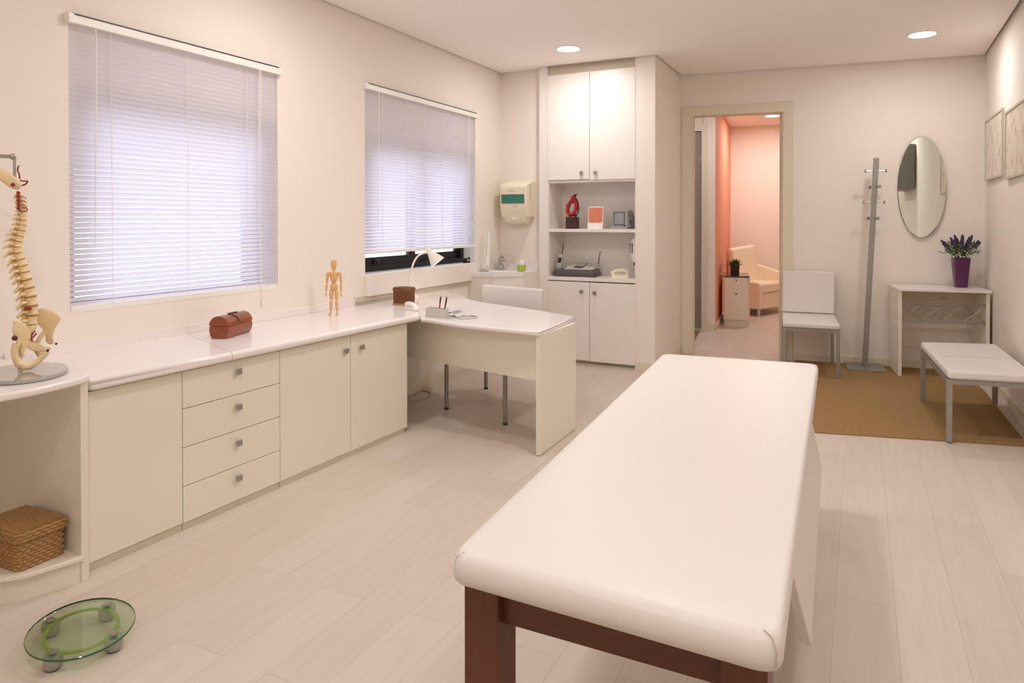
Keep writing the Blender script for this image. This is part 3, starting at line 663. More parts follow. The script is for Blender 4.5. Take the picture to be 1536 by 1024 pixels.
obj('modesty_panel', B().prism([(1.622, 3.848), (1.622, 3.868), (1.03, 4.012), (.44, 4.158), (.44, 4.138), (1.03, 3.992)], .430, .717), 'lam', t)
obj('cam_cover', B().lathe([(.004, 0), (.001, .002)], (.62, 4.094, .62), 8, axis=(-.24, -.97, 0)).lathe([(.004, 0), (.001, .002)], (.585, 4.102, .545), 8, axis=(-.24, -.97, 0)), 'gap', t)
obj('support_pedestal', B().prism([(.003, 4.36), (.108, 4.36), (.122, 4.79), (.003, 4.79)], .004, .715), 'lam', t)
b = B(); b.tube([(x, y, .006) for x, y, z in curve([(.10, 4.83, 0), (.20, 4.80, 0), (.255, 4.745, 0), (.29, 4.66, 0), (.25, 4.52, 0), (.16, 4.36, 0), (.10, 4.25, 0)])], .005, 8); tag(obj('power_cord', b, 'cord', smooth=True), 'pale power cord looped on the floor under the desk', 'cord')

# desk lamp
LO = (.072, 4.72, .775)
t = thing('desk_lamp', 'white gooseneck desk lamp switched on beside the window', 'lamp', LO)
obj('lamp_base', B().lathe([(.066, 0), (.068, .008), (.060, .020), (.040, .034), (.010, .040)], LO, 28), 'lampw', t, smooth=True)
def wp(px, py):   # a point in the lamp's own upright plane
    return Vector((.072+(px-620)/181*.92, 4.72+(px-620)/181*.40, .775+(448-py)/181))
b = B(); b.tube(curve([wp(620.5, 443), wp(620.5, 430), wp(621.5, 412), wp(625, 397), wp(632, 386), wp(640, 382), wp(646, 381)]), .008, 10); obj('gooseneck', b, 'lampw', t, smooth=True)
ax = (wp(661, 396)-wp(646, 377)).normalized(); c0 = wp(644, 374)
b = B(); b.lathe([(.004, 0), (.017, .004), (.021, .025), (.026, .055), (.056, .128), (.0645, .150), (.062, .150), (.050, .125), (.022, .07), (.001, .068)], tuple(c0), 28, axis=ax); obj('lamp_shade', b, 'lampw', t, smooth=True, ang=1.2)
b = B(); b.ball(tuple(c0+ax*.115), .027); obj('bulb', b, 'emit2', t, smooth=True)
l = bpy.data.lights.new('desk_lamp_bulb', 'POINT'); l.energy = .4; l.color = (1, .85, .66); l.shadow_soft_size = .02; lo_ = bpy.data.objects.new('desk_lamp_bulb', l); C.objects.link(lo_); lo_.location = c0+ax*.155

# pen tray, pens, calculator
PR = -.22
t = thing('pen_tray', 'silver desk organiser tray with a raised compartment', 'organiser', (.80, 4.075, .745), PR)
obj('tray', B().box(-.115, .115, -.07, .09, 0, .006), 'silver', t, bevel=.002, local=True)
b = B()
for x0, x1, y0, y1 in ((-.112, .060, -.068, -.062), (-.112, .060, -.020, -.014), (-.112, -.106, -.062, -.020), (.054, .060, -.062, -.020), (.0, .004, -.062, -.02)): b.box(x0, x1, y0, y1, .006, .062)
obj('compartment', b, 'silver', t, bevel=.0015, local=True)
b = B(); b.loft([[(x, .0, z), (x, .085, z+.004), (x, .085, z+.007), (x, .0, z+.003)] for x, z in ((.02, .020), (.05, .034), (.085, .032), (.118, .006))]); obj('paper_clip_scoop', b, 'grey_metal', t, smooth=True, local=True)
b = B()
for k in range(14): b.ball((random.uniform(-.095, .0), random.uniform(-.055, -.028), .045), .009, (1.2, 1, .5), 8, 5)
obj('paper_clip_heap', b, 'chrome', t, smooth=True, local=True)['kind'] = 'stuff'
def pen(x, y, lean, ms, label):
    u = Vector((cos(PR), sin(PR), 0)); v = Vector((-sin(PR), cos(PR), 0)); p = Vector((.80, 4.075, .753))+u*x+v*y; d = (Vector((lean, .1, 1))).normalized()
    t = thing('pen', label, 'pen', tuple(p), 0, 'pens in the desk organiser')
    obj('barrel', B().tube([p, p+d*.088], .0048, 10), ms, t, smooth=True); obj('cap', B().tube([p+d*.088, p+d*.126, p+d*.131], [.0055, .0052, .003], 10), 'black', t, smooth=True); obj('clip', B().bar(p+d*.092+Vector((.006, 0, 0)), p+d*.126+Vector((.006, 0, 0)), .002), 'steel', t); obj('push_button', B().tube([p+d*.131, p+d*.143], .0025, 8), 'steel', t)
pen(-.012, -.040, .06, 'cedar', 'slim pen with an orange brown barrel standing in the organiser'); pen(.036, -.040, .12, 'black', 'all black pen standing in the organiser')
t = thing('calculator', 'flat silver calculator lying right of the desk organiser', 'calculator', (.985, 4.075, .745), .95)
obj('calculator_body', B().box(-.062, .062, -.034, .034, 0, .014), 'silver', t, bevel=.004, local=True); obj('display', B().box(.028, .054, -.028, .028, .014, .0150), 'dgrey', t, local=True)
obj('keypad', B().box(-.054, .020, -.028, .028, .014, .0148), 'grey', t, local=True)
# ------------------------------------------------------------------ chairs and bench
def lerp2(FL, FR, RR, RL, u, v):
    a = Vector(FL).lerp(Vector(FR), u); b_ = Vector(RL).lerp(Vector(RR), u); return a.lerp(b_, v)
def quad(q, e, z):
    c = sum((Vector(p) for p in q), Vector((0, 0)))/4; return [tuple(Vector(p)+(Vector(p)-c).normalized()*e)+(z,) for p in q]
# desk chair
t = thing('side_chair', 'white upholstered chair with round grey legs behind the desk', 'chair', (.86, 4.7, 0))
Q = [(.591, 4.442), (1.166, 4.278), (1.113, 4.959), (.556, 5.119)]
for p in Q:
    lg = obj('leg', B().tube([(*p, .012), (*p, .40)], .016, 14), 'grey_metal', t, smooth=True); obj('foot_cap', B().tube([(*p, 0), (*p, .014)], .0175, 14), 'black', lg, smooth=True)
obj('seat', B().hexa(quad(Q, .02, .40), quad(Q, .02, .47)), 'vinyl', t, bevel=.02, seg=4)
bq = lambda e, z: [(.556-.045, 5.119+e+.012, z), (1.113+.025, 4.959+e-.007, z), (1.113+.025, 4.959+e+.055, z), (.556-.045, 5.119+e+.075, z)]
obj('backrest', B().loft([bq(-.03, .46), bq(-.02, .62), bq(0, .868)]), 'vinyl', t, bevel=.016, seg=4)
obj('back_staple', B().ball((1.13, 4.96, .80), .006), 'steel', t)
# chair by the back wall
t = thing('side_chair', 'white upholstered chair on the rug beside the doorway', 'chair', (2.92, 7.15, 0))
Q = [(2.735, 6.775), (3.175, 6.80), (3.105, 7.50), (2.665, 7.46)]
for i, p in enumerate(Q):
    obj('leg', B().box(p[0]-.015, p[0]+.015, p[1]-.015, p[1]+.015, .008, .43), 'grey_metal', t, bevel=.003)
b = B()
for i in range(4): b.bar((*Q[i], .422), (*Q[(i+1) % 4], .422), .026, .026)
obj('seat_frame', b, 'grey_metal', t)
lo = quad(Q, .03, .437); hi = [(p[0], p[1], .487 if k < 2 else .497) for k, p in enumerate(quad(Q, .03, 0))]
obj('seat', B().hexa(lo, hi), 'vinyl', t, bevel=.018, seg=4)
r1 = lambda dy, z, e=.0: [(2.652-e, 7.40+dy, z), (3.128+e, 7.44+dy, z), (3.123+e, 7.50+dy, z), (2.647-e, 7.46+dy, z)]
obj('backrest', B().loft([r1(-.02, .50), r1(.0, .60), r1(.04, .905)]), 'vinyl', t, bevel=.014, seg=3)
# bench
t = thing('bench', 'white padded bench with grey metal legs by the right wall', 'bench', (4.05, 5.7, 0))
Q = [(3.853, 5.165), (4.300, 5.24), (4.268, 6.39), (3.785, 6.24)]
for p in Q: obj('leg', B().box(p[0]-.017, p[0]+.017, p[1]-.017, p[1]+.017, .008, .405), 'grey_metal', t, bevel=.003)
b = B()
for i in range(4): b.bar((*Q[i], .390), (*Q[(i+1) % 4], .390), .03, .03)
obj('frame_rail', b, 'grey_metal', t)
lo = quad(Q, .035, .406); hi = quad(Q, .03, .462)
ob = B(); ob.hexa(lo, hi); obj('cushion', ob, 'vinyl', t, bevel=.020, seg=4)
m0 = [tuple(Vector(quad(Q, .031, .4625)[0]).lerp(Vector(quad(Q, .031, .4625)[3]), .45)), tuple(Vector(quad(Q, .031, .4625)[1]).lerp(Vector(quad(Q, .031, .4625)[2]), .45))]
obj('cushion_seam', B().tube([(m0[0][0]+.02, m0[0][1], m0[0][2]), (m0[1][0]-.02, m0[1][1], m0[1][2])], .0016, 6), 'seam', t)

# ------------------------------------------------------------------ rug
tag(obj('rug', B().prism([(2.70, 4.925), (4.285, 5.285), (4.262, 6.86), (4.20, 7.66), bw(1.13, -.03)[:2]], 0, .008), 'sisal'), 'brown sisal rug under the bench and coat stand', 'rug')

# ------------------------------------------------------------------ console table
KO = Vector((3.655, 7.16, 0)); KA = .135; KW = .705
t = thing('console_table', 'white console table with chrome lattice rail under the mirror', 'table', tuple(KO), KA)
obj('tabletop', B().box(-.012, KW+.012, -.02, .45, .772, .795), 'lamtop', t, bevel=.002, local=True)
for x0 in (0, KW-.028): obj('side_panel', B().box(x0, x0+.028, 0, .43, .008, .772), 'lam', t, bevel=.0015, local=True)
obj('back_rail', B().box(.028, KW-.028, .41, .428, .62, .772), 'lam', t, local=True)
b = B()
for z in (.672, .655, .515, .498): b.tube([(.028, .02, z), (KW-.028, .02, z)], .0052, 8)
obj('rail', b, 'steel', t, smooth=True, local=True)
b = B(); n = 4; w = (KW-.056)/n
for i in range(n):
    x0 = .028+w*i; b.tube([(x0, .018, .655 if i % 2 == 0 else .515), (x0+w, .018, .515 if i % 2 == 0 else .655)], .0036, 6); b.tube([(x0+w*.0, .022, .515 if i % 2 == 0 else .655), (x0+w, .022, .655 if i % 2 == 0 else .515)], .0036, 6)
b.tube([(KW/2, .02, .515), (KW/2, .02, .655)], .0036, 6); obj('lattice', b, 'steel', t, smooth=True, local=True)
obj('drawer_pull', B().tube(curve([(KW/2-.035, .015, .722), (KW/2-.02, .0, .712), (KW/2+.02, .0, .712), (KW/2+.035, .015, .722)]), .005, 8).ball((KW/2, .002, .722), .017, (1, .6, .8)), 'acry', t, smooth=True, local=True)
for z in (.655, .43): obj('screw_cap', B().lathe([(.009, 0), (.008, .004), (.001, .005)], (0, .10, z), 12, axis=(-1, 0, 0)), 'chrome', t, smooth=True, local=True)

# vase and lavender
VO = Vector((4.165, 7.515, .795))
t = thing('vase', 'tall tapered purple vase on the console table', 'vase', tuple(VO))
def sq(r, z, n=32, p=5): 
    out = []
    for k in range(n):
        a = 2*PI*k/n+.2; f = 1/((abs(cos(a))**p+abs(sin(a))**p)**(1/p)); out.append(VO+Vector((r*f*cos(a+.2), r*f*sin(a+.2), z)))
    return out
obj('vase_body', B().loft([sq(.046, 0), sq(.048, .006), sq(.068, .262), sq(.069, .268), sq(.063, .268), sq(.059, .24), sq(.02, .235)]), 'purple', t, smooth=True, ang=.5)
t = thing('lavender_bouquet', 'bunch of purple lavender and white buds in the purple vase', 'flowers', tuple(VO+Vector((0, 0, .24))))
top = VO+Vector((0, 0, .255)); ur = Vector((.93, .37, 0)); un = Vector((-.37, .93, 0))
sp_ = [(-.195, .170, -.35), (-.105, .195, -.2), (-.125, .16, .3), (-.045, .215, .1), (-.01, .22, -.3), (.03, .205, .25), (.065, .20, -.1), (.105, .215, .1), (.125, .17, -.3), (.185, .155, .2), (-.02, .15, -.4), (.04, .15, -.4), (-.075, .175, -.1), (.0, .185, .4)]
for x, z, d in sp_:
    p1 = top+ur*x+un*(d*.16)+Vector((0, 0, z)); p0 = top+ur*(x*.18)+un*(d*.03)-Vector((0, 0, .005)); dr = (p1-p0).normalized()
    b = B()
    for k in range(26):
        f = k/25; a = k*2.4; q = p1-dr*(.075*(1-f))+(ur*cos(a)+un*sin(a))*(.011*(1-.5*f)*(.5+.5*abs(sin(k*1.3))))
        b.ball(q, .0088*(1-.3*f), (1, 1, 1.2), 6, 4)
    o = obj('flower_spike', b, 'lav', t, smooth=True); obj('stem', B().tube(curve([p0, p0.lerp(p1, .55)+Vector((0, 0, .015)), p1-dr*.06], 4), .0022, 5), 'leaf', o)
b = B()
for k in range(330):
    a = random.uniform(0, 2*PI); r = random.uniform(.01, .15); z = random.uniform(.0, .125)*(1.05-r*2.2)+r*.28
    q = top+ur*(r*cos(a))+un*(r*.8*sin(a))+Vector((0, 0, max(.0, z)+.01)); d = Vector((random.uniform(-1, 1), random.uniform(-1, 1), random.uniform(-.1, 1))).normalized(); w = d.orthogonal().normalized()
    L_ = random.uniform(.03, .06); b.loft([[q, q, q+Vector((0, 0, .0005))], [q+d*L_*.5+w*.0065, q+d*L_*.5-w*.0065, q+d*L_*.5+Vector((0, 0, .002))], [q+d*L_, q+d*L_, q+d*L_]])
obj('foliage', b, 'leaf', t)['kind'] = 'stuff'
b = B()
for k in range(55):
    a = random.uniform(0, 2*PI); r = random.uniform(.05, .155); q = top+ur*(r*cos(a))+un*(r*.8*sin(a))+Vector((0, 0, random.uniform(.015, .095))); b.ball(q, .0065, (1, 1, .8), 6, 4)
obj('white_buds', b, 'bud', t, smooth=True)['kind'] = 'stuff'

# ------------------------------------------------------------------ coat stand
KS = Vector((3.388, 7.44, .008))
t = thing('coat_stand', 'grey metal coat stand with knobbed hooks on the rug', 'coat stand', tuple(KS), BA)
obj('base_plate', B().box(-.165, .165, -.20, .16, 0, .012), 'grey_metal', t, bevel=.002, local=True)
b = B(); b.bar((0, 0, .012), (.092, 0, 1.985), .045, .045, (0, 1, 0)); obj('pole', b, 'grey_metal', t, bevel=.003, local=True)
for z, ax in ((1.862, 'x'), (1.712, 'y'), (1.566, 'x'), (1.414, 'y')):
    x = .092*z/1.985
    for s_ in (-1, 1):
        d = Vector((s_, 0, 0)) if ax == 'x' else Vector((s_*.45, s_*.9, 0)) if False else Vector((.35*s_*-1, s_, 0)).normalized() if ax == 'y' else None
        L_ = .085; p = Vector((x, 0, z))
        b = B(); b.tube([p+d*.02, p+d*L_], .006, 8); b.lathe([(.006, 0), (.015, .003), (.017, .009), (.014, .015), (.001, .017)], tuple(p+d*(L_-.006)), 14, axis=d); obj('hook', b, 'steel', t, smooth=True, local=True)

# ------------------------------------------------------------------ mirror and charts
mo = bw(2.232, -.028, 1.719)
t = thing('wall_mirror', 'frameless oval mirror on the back wall above the console', 'mirror', mo, .037)
def mel(a, c_, y, n=64): return [(a*cos(2*PI*k/n), y, c_*sin(2*PI*k/n)) for k in range(n)]
obj('mirror_glass', B().loft([mel(.198, .474, .004), mel(.200, .477, .002), mel(.200, .477, -.001), mel(.196, .472, -.003)]), 'mirror', t, local=True)
obj('mirror_backing', B().loft([mel(.19, .46, .004), mel(.19, .46, .014)]), 'gap', t, local=True)
def chart(y0, y1, za, zb, label):
    c = (y0+y1)/2; x = xr(c)
    t = thing('framed_chart', label, 'picture', (x, c, (za+zb)/2), 0, 'framed anatomy charts')
    w = (y1-y0)/2; h = (zb-za)/2
    b = B(); f = .018
    b.box(-.022, -.002, -w, w, -h, -h+f); b.box(-.022, -.002, -w, w, h-f, h); b.box(-.022, -.002, -w, -w+f, -h+f, h-f); b.box(-.022, -.002, w-f, w, -h+f, h-f); obj('frame', b, 'frame', t, bevel=.002, local=True)
    obj('printed_chart', B().box(-.014, -.003, -w+f, w-f, -h+f, h-f), 'chart', t, local=True)
chart(6.745, 7.60, 1.757, 2.30, 'framed anatomy chart nearer the corner with the mirror wall')
chart(5.62, 6.545, 1.715, 2.235, 'framed anatomy chart above the padded bench')
# the wall cupboard that shows only in the mirror
t = thing('wall_cupboard', 'grey sided wall cupboard with a pale front seen in the oval mirror', 'cupboard', (4.25, 3.3, 1.86))
obj('cupboard_body', B().box(4.10, 4.327, 2.75, 3.80, 1.86, 2.50), 'gcab', t, bevel=.002); obj('cupboard_door', B().box(4.08, 4.10, 2.75, 3.80, 1.86, 2.50), 'gglass', t)

# ------------------------------------------------------------------ massage table
TQ = [(2.600, 1.215), (3.240, 1.195), (3.172, 3.640), (2.442, 3.575)]
t = thing('massage_table', 'massage table with white vinyl top and dark wooden legs', 'table', (2.85, 2.4, 0))
ring = rpoly(TQ, .045, 6)
cT = sum((Vector(p) for p in TQ), Vector((0, 0)))/4
def inset(d): 
    return [tuple(Vector(p)+(cT-Vector(p)).normalized()*d) for p in ring]
R = [[(*p, z) for p in inset(d)] for d, z in ((.02, .660), (.006, .661), (.0, .668), (-.003, .680), (-.002, .695), (.004, .708), (.014, .7165), (.030, .7205), (.08, .7225), (.2, .7235))]
obj('mattress', B().loft(R), 'vinyl', t, smooth=True, ang=1.3)
b = B(); c1 = Vector((3.228, 1.206, 0)); b.tube([c1+Vector((-.018, .016, .7205)), c1+Vector((-.004, .006, .7165)), c1+Vector((.0035, -.001, .700)), c1+Vector((.004, -.002, .680)), c1+Vector((.002, .0, .664))], .0011, 6); obj('corner_seam', b, 'seam', t); b = B()
c1 = Vector((2.612, 1.228, 0)); b.tube([c1+Vector((.012, .012, .7195)), c1+Vector((.0, .0, .712)), c1+Vector((-.002, -.002, .702))], .0009, 6)
obj('corner_seam', b, 'seam', t)
for x, y in ((2.617, 1.25), (3.135, 1.25), (2.50, 3.40), (3.07, 3.42)): obj('leg', B().box(x, x+.078, y, y+.085, 0, .662), 'walnut', t, bevel=.002)
obj('apron', B().box(2.69, 3.14, 1.275, 1.30, .572, .660), 'walnutx', t, bevel=.001)
obj('apron', B().box(2.56, 3.08, 3.45, 3.475, .572, .660), 'walnutx', t, bevel=.001)
obj('apron', B().prism([(2.635, 1.32), (2.66, 1.32), (2.545, 3.42), (2.52, 3.42)], .572, .660), 'walnut', t, bevel=.001)
obj('apron', B().prism([(3.115, 1.32), (3.14, 1.32), (3.09, 3.42), (3.065, 3.42)], .572, .660), 'walnut', t, bevel=.001)
b = B(); b.hexa([(3.216, 1.955, .30), (3.242, 1.955, .30), (3.20, 3.40, .30), (3.174, 3.40, .30)], [(3.150, 1.85, .650), (3.174, 1.85, .650), (3.130, 3.40, .650), (3.106, 3.40, .650)])
obj('side_leaf', b, 'vinyl', t, bevel=.004, label='white fold-down side leaf')

# ------------------------------------------------------------------ corner sink
t = thing('sink_cabinet', 'white corner sink cabinet with an angled front', 'sink', (.2, 6.1, .62))
pt = [(.003, 5.79), (.275, 5.79), (.467, 6.02), (.467, 6.455), (.003, 6.455)]
pc = [(.003, 5.80), (.268, 5.80), (.466, 6.03), (.466, 6.455), (.003, 6.455)]
o = obj('cabinet_body', B().prism(pc, .62, .872), 'lamc', t, bevel=.002)
# counter with an oval hole
b = B(); n = 28; cx, cy = .205, 6.12; hole = [(cx+.165*cos(2*PI*k/n), cy+.115*sin(2*PI*k/n)) for k in range(n)]
def ray_hit(a):
    d = Vector((cos(a), sin(a))); best = 9
    for i in range(5):
        p = Vector(pt[i]); q = Vector(pt[(i+1) % 5]); e = q-p; den = d.x*e.y-d.y*e.x
        if abs(den) < 1e-9: continue
        w_ = p-Vector((cx, cy)); tt = (w_.x*e.y-w_.y*e.x)/den; ss = (w_.x*d.y-w_.y*d.x)/den
        if tt > 0 and -1e-6 <= ss <= 1+1e-6: best = min(best, tt)
    return (cx+d.x*best, cy+d.y*best)
angs = sorted([2*PI*k/n for k in range(n)]+[math.atan2(p[1]-cy, p[0]-cx) % (2*PI) for p in pt])
outer = [ray_hit(a) for a in angs]; inner = [(cx+.165*cos(a), cy+.115*sin(a)) for a in angs]
b.loft([[(*p, .872) for p in outer], [(*p, .905) for p in outer], [(*p, .905) for p in inner], [(*p, .872) for p in inner], [(*p, .872) for p in outer]], cap=False)
obj('counter', b, 'lamtop', t, ang=.5, smooth=True)
b = B(); b.loft([[(cx+.165*f*cos(a), cy+.115*f*sin(a), z) for a in angs] for f, z in ((1, .905), (.98, .898), (.9, .85), (.7, .80), (.3, .785), (.05, .783))], cap=False); obj('basin', b, 'white', t, smooth=True)
obj('drain', B().lathe([(.02, .786), (.02, .789), (.001, .789)], (cx, cy, 0), 14), 'chrome', t, smooth=True)
obj('backsplash', B().box(.014, .466, 6.44, 6.456, .905, .975).box(.003, .014, 5.80, 6.456, .905, .975), 'lamtop', t, bevel=.002)
fo = Vector((.085, 6.31, .905)); fd = Vector((.62, -.78, 0))
b = B(); b.lathe([(.036, 0), (.037, .006), (.031, .012), (.031, .085), (.033, .112), (.026, .130), (.001, .134)], tuple(fo), 18)
b.tube(curve([fo+Vector((0, 0, .06)), fo+fd*.05+Vector((0, 0, .085)), fo+fd*.11+Vector((0, 0, .088)), fo+fd*.13+Vector((0, 0, .074))]), [.024]*16+[.019]*9, 12)
fa = obj('faucet', b, 'chrome', t, smooth=True)
b = B(); b.tube([fo+Vector((0, 0, .115)), fo+fd*.04+Vector((0, 0, .142)), fo+fd*.12+Vector((0, 0, .150))], [.018, .015, .011], 10); obj('faucet_lever', b, 'chrome', fa, smooth=True)

# soap bottle
so = (.345, 6.245, .905)
t = thing('soap_bottle', 'soap pump bottle half full of green liquid beside the sink', 'bottle', so)
obj('liquid', B().lathe([(.030, .001), (.040, .006), (.042, .03), (.041, .058), (.001, .059)], so, 22), 'liqgreen', t, smooth=True)
obj('bottle_shell', B().lathe([(.0385, .0595), (.040, .066), (.033, .092), (.018, .106), (.011, .110), (.001, .110)], so, 22), 'frost', t, smooth=True)
obj('pump', B().lathe([(.011, .110), (.011, .124), (.006, .126), (.006, .142), (.009, .143), (.009, .150), (.001, .151)], so, 14).tube([(so[0], so[1], so[2]+.147), (so[0]+.0, so[1]-.03, so[2]+.145)], .004, 6), 'cream', t, smooth=True)
# desk pennant
po = (.060, 6.0, .905)
t = thing('pennant_stand', 'small white pennant hanging on a metal stand beside the sink', 'pennant', po)
obj('stand_base', B().lathe([(.042, 0), (.041, .006), (.025, .014), (.010, .024), (.005, .03)], po, 20), 'chrome', t, smooth=True)
pole = Vector(po); obj('stand_pole', B().tube([pole+Vector((0, 0, .02)), pole+Vector((0, 0, .385))], .005, 8).tube([pole+Vector((0, 0, .385)), pole+Vector((.062, .012, .388))], .0035, 6), 'white', t, smooth=True)
rows = []
for f in [k/10 for k in range(11)]:
    z = .383-.30*f; wv = .055*(1-.25*f); rows.append([pole+Vector((.006+wv*g_, .004+.006*sin(g_*6+f*3), z-.03*f*g_)) for g_ in [k/6 for k in range(7)]]) 
b = B(); R2 = [[p+Vector((0, .0015, 0)) for p in r] for r in rows]
for r, q in zip(rows, R2): pass
b.loft([r+q[::-1] for r, q in zip(rows, R2)]); obj('pennant_cloth', b, 'white', t, smooth=True)

# towel dispenser on the alcove wall
t = thing('towel_dispenser', 'cream paper towel dispenser with teal window above the sink', 'dispenser', (.25, 6.455, 1.6))
X0, X1 = .095, .392
b = B(); sec = [(6.456, 1.435), (6.30, 1.435), (6.262, 1.53), (6.25, 1.745), (6.275, 1.765), (6.38, 1.80), (6.456, 1.815)]
b.loft([[(x, y, z) for y, z in sec] for x in (X0, X1)]); obj('casing', b, 'cream', t, bevel=.012, seg=3)
obj('lower_tray', B().loft([[(x, y, z) for x in (0,) for x, y in rpoly([(a, 6.456), (a, f), (b_, f), (b_, 6.456)], .05, 5)] for a, b_, f, z in ((X0+.04, X1-.04, 6.34, 1.37), (X0+.02, X1-.02, 6.30, 1.40), (X0+.015, X1-.015, 6.29, 1.47))]), 'cream', t, smooth=True, ang=.8)
obj('patterned_window', B().loft([[(x, y, z) for y, z in ((6.2535, 1.665), (6.2490, 1.665), (6.2545, 1.575), (6.2600, 1.575))] for x in (X0+.02, X1-.025)]), 'teal', t)
b = B()
for k in range(9): b.tube([(X0+.095+.008*k, 6.2495, 1.702+.003*(k % 2)), (X0+.103+.008*k, 6.2495, 1.704-.002*(k % 3))], .0018, 4)
b.tube([(X0+.15, 6.258, 1.545), (X0+.19, 6.258, 1.545)], .0016, 4); obj('small_logo', b, 'gap', t)
obj('side_slot', B().box(X1-.001, X1+.001, 6.345, 6.352, 1.60, 1.77), 'dgrey', t)
obj('outlet_drip', B().ball((.245, 6.30, 1.425), .028, (1.6, .4, .5)), 'white', t, smooth=True)

# ------------------------------------------------------------------ built-in cupboard
t = thing('built_in_cupboard', 'tall white built-in cupboard with open shelves between doors', 'cupboard', (1.0, 6.39, 0))
b = B(); Y0, Y1 = 6.40, 6.76
b.box(.469, .560, 6.39, Y1, 0, HC+.01); b.box(.560, .572, Y0, Y1, .045, 2.84); b.box(1.455, 1.4695, 6.39, Y1, 0, HC+.01)
b.box(.572, 1.455, 6.745, 6.76, .045, 2.84); obj('carcass', b, 'lamc', t, bevel=.001)
obj('top_filler', B().box(.560, 1.455, 6.41, Y1, 2.842, HC+.02), 'plinth', t)
obj('niche_top', B().box(.572, 1.455, 6.405, 6.745, 1.775, 1.80), 'lamc', t); 
obj('shelf', B().box(.572, 1.455, 6.395, 6.745, 1.291, 1.322), 'lamc', t, bevel=.002)
obj('counter_shelf', B().box(.560, 1.455, 6.385, 6.745, .815, .850), 'lamc', t, bevel=.002)
obj('plinth', B().box(.560, 1.455, 6.43, 6.46, 0, .06).box(.560, 1.468, 6.40, 6.43, 0, .012), 'plinth', t)
obj('inner_back', B().box(.56, 1.455, 6.72, 6.744, .045, .815), 'lamc', t)
for x0, x1, z0, z1, kx, kz in ((.563, 1.002, 1.803, 2.840, .926, 1.866), (1.006, 1.457, 1.797, 2.840, 1.069, 1.863), (.560, 1.004, .045, .806, .926, .715), (1.008, 1.456, .042, .804, 1.062, .708)):
    d = obj('door', B().box(x0, x1, 6.385, 6.404, z0, z1), 'lamc', t, bevel=.002)
    obj('knob', B().box(kx-.005, kx+.005, 6.371, 6.385, kz-.005, kz+.005).box(kx-.016, kx+.016, 6.360, 6.371, kz-.016, kz+.016), 'steel', d, bevel=.0015)
# things on the shelves
SZ = 1.322
so = Vector((.775, 6.52, SZ))
t = thing('statuette', 'red beaded figure on a dark wooden block on the upper shelf', 'sculpture', tuple(so))
obj('block', B().box(so.x-.053, so.x+.053, so.y-.05, so.y+.05, SZ, SZ+.118), 'choc', t, bevel=.002)
def sq2(x, z, y=0): return so+Vector((x, y, z))
b = B(); b.tube([sq2(.045*cos(a)-.004+.012*sin(a), .208+.070*sin(a)) for a in [2*PI*k/22 for k in range(22)]], [.020+.004*sin(k*2.1) for k in range(22)], 9, closed=True)
b.ball(sq2(.012, .300), .032, (.95, .7, 1)); b.tube([sq2(.010, .27), sq2(.012, .30)], [.026, .03], 9); obj('figure_body', b, 'red', t, smooth=True)
b = B(); b.tube(curve([sq2(.03, .118, .01), sq2(.055, .16, .01), sq2(.062, .22, .01), (sq2(.05, .275, .01)), sq2(.035, .30, .01)]), .006, 7)
b.tube(curve([sq2(-.03, .125), sq2(-.005, .14), sq2(.035, .13)]), .012, 7); b.tube(curve([sq2(-.02, .12), sq2(-.035, .135), sq2(.02, .148)]), .007, 7)
for x, z in ((.03, .348), (.042, .335), (.020, .345), (.050, .350), (.010, .335)): b.tube([sq2(.015, .318), sq2(x*.8, z-.012), sq2(x, z)], [.006, .0045, .002], 6)
b.ball(sq2(.004, .275), .020, (1, .8, .6)); obj('figure_limbs', b, 'black', t, smooth=True)
co = (1.030, 6.50, SZ)
t = thing('desk_calendar', 'coral and white printed card standing on the upper shelf', 'card', co)
b = B(); b.hexa([(co[0]-.078, co[1]-.03, SZ), (co[0]+.078, co[1]-.03, SZ), (co[0]+.078, co[1]-.024, SZ), (co[0]-.078, co[1]-.024, SZ)], [(co[0]-.076, co[1]+.0, SZ+.218), (co[0]+.076, co[1]+.0, SZ+.218), (co[0]+.076, co[1]+.006, SZ+.218), (co[0]-.076, co[1]+.006, SZ+.218)])
b.hexa([(co[0]-.078, co[1]+.045, SZ), (co[0]+.078, co[1]+.045, SZ), (co[0]+.078, co[1]+.048, SZ), (co[0]-.078, co[1]+.048, SZ)], [(co[0]-.076, co[1]+.003, SZ+.217), (co[0]+.076, co[1]+.003, SZ+.217), (co[0]+.076, co[1]+.006, SZ+.217), (co[0]-.076, co[1]+.006, SZ+.217)]); obj('card_stand', b, 'paper', t)
f = lambda a: co[1]-.0305+.03*a/.218
obj('printed_picture', B().hexa([(co[0]-.071, f(.062)-.001, SZ+.062), (co[0]+.071, f(.062)-.001, SZ+.062), (co[0]+.071, f(.062)+.001, SZ+.062), (co[0]-.071, f(.062)+.001, SZ+.062)], [(co[0]-.071, f(.210)-.001, SZ+.210), (co[0]+.071, f(.210)-.001, SZ+.210), (co[0]+.071, f(.210)+.001, SZ+.210), (co[0]-.071, f(.210)+.001, SZ+.210)]), 'coral', t)
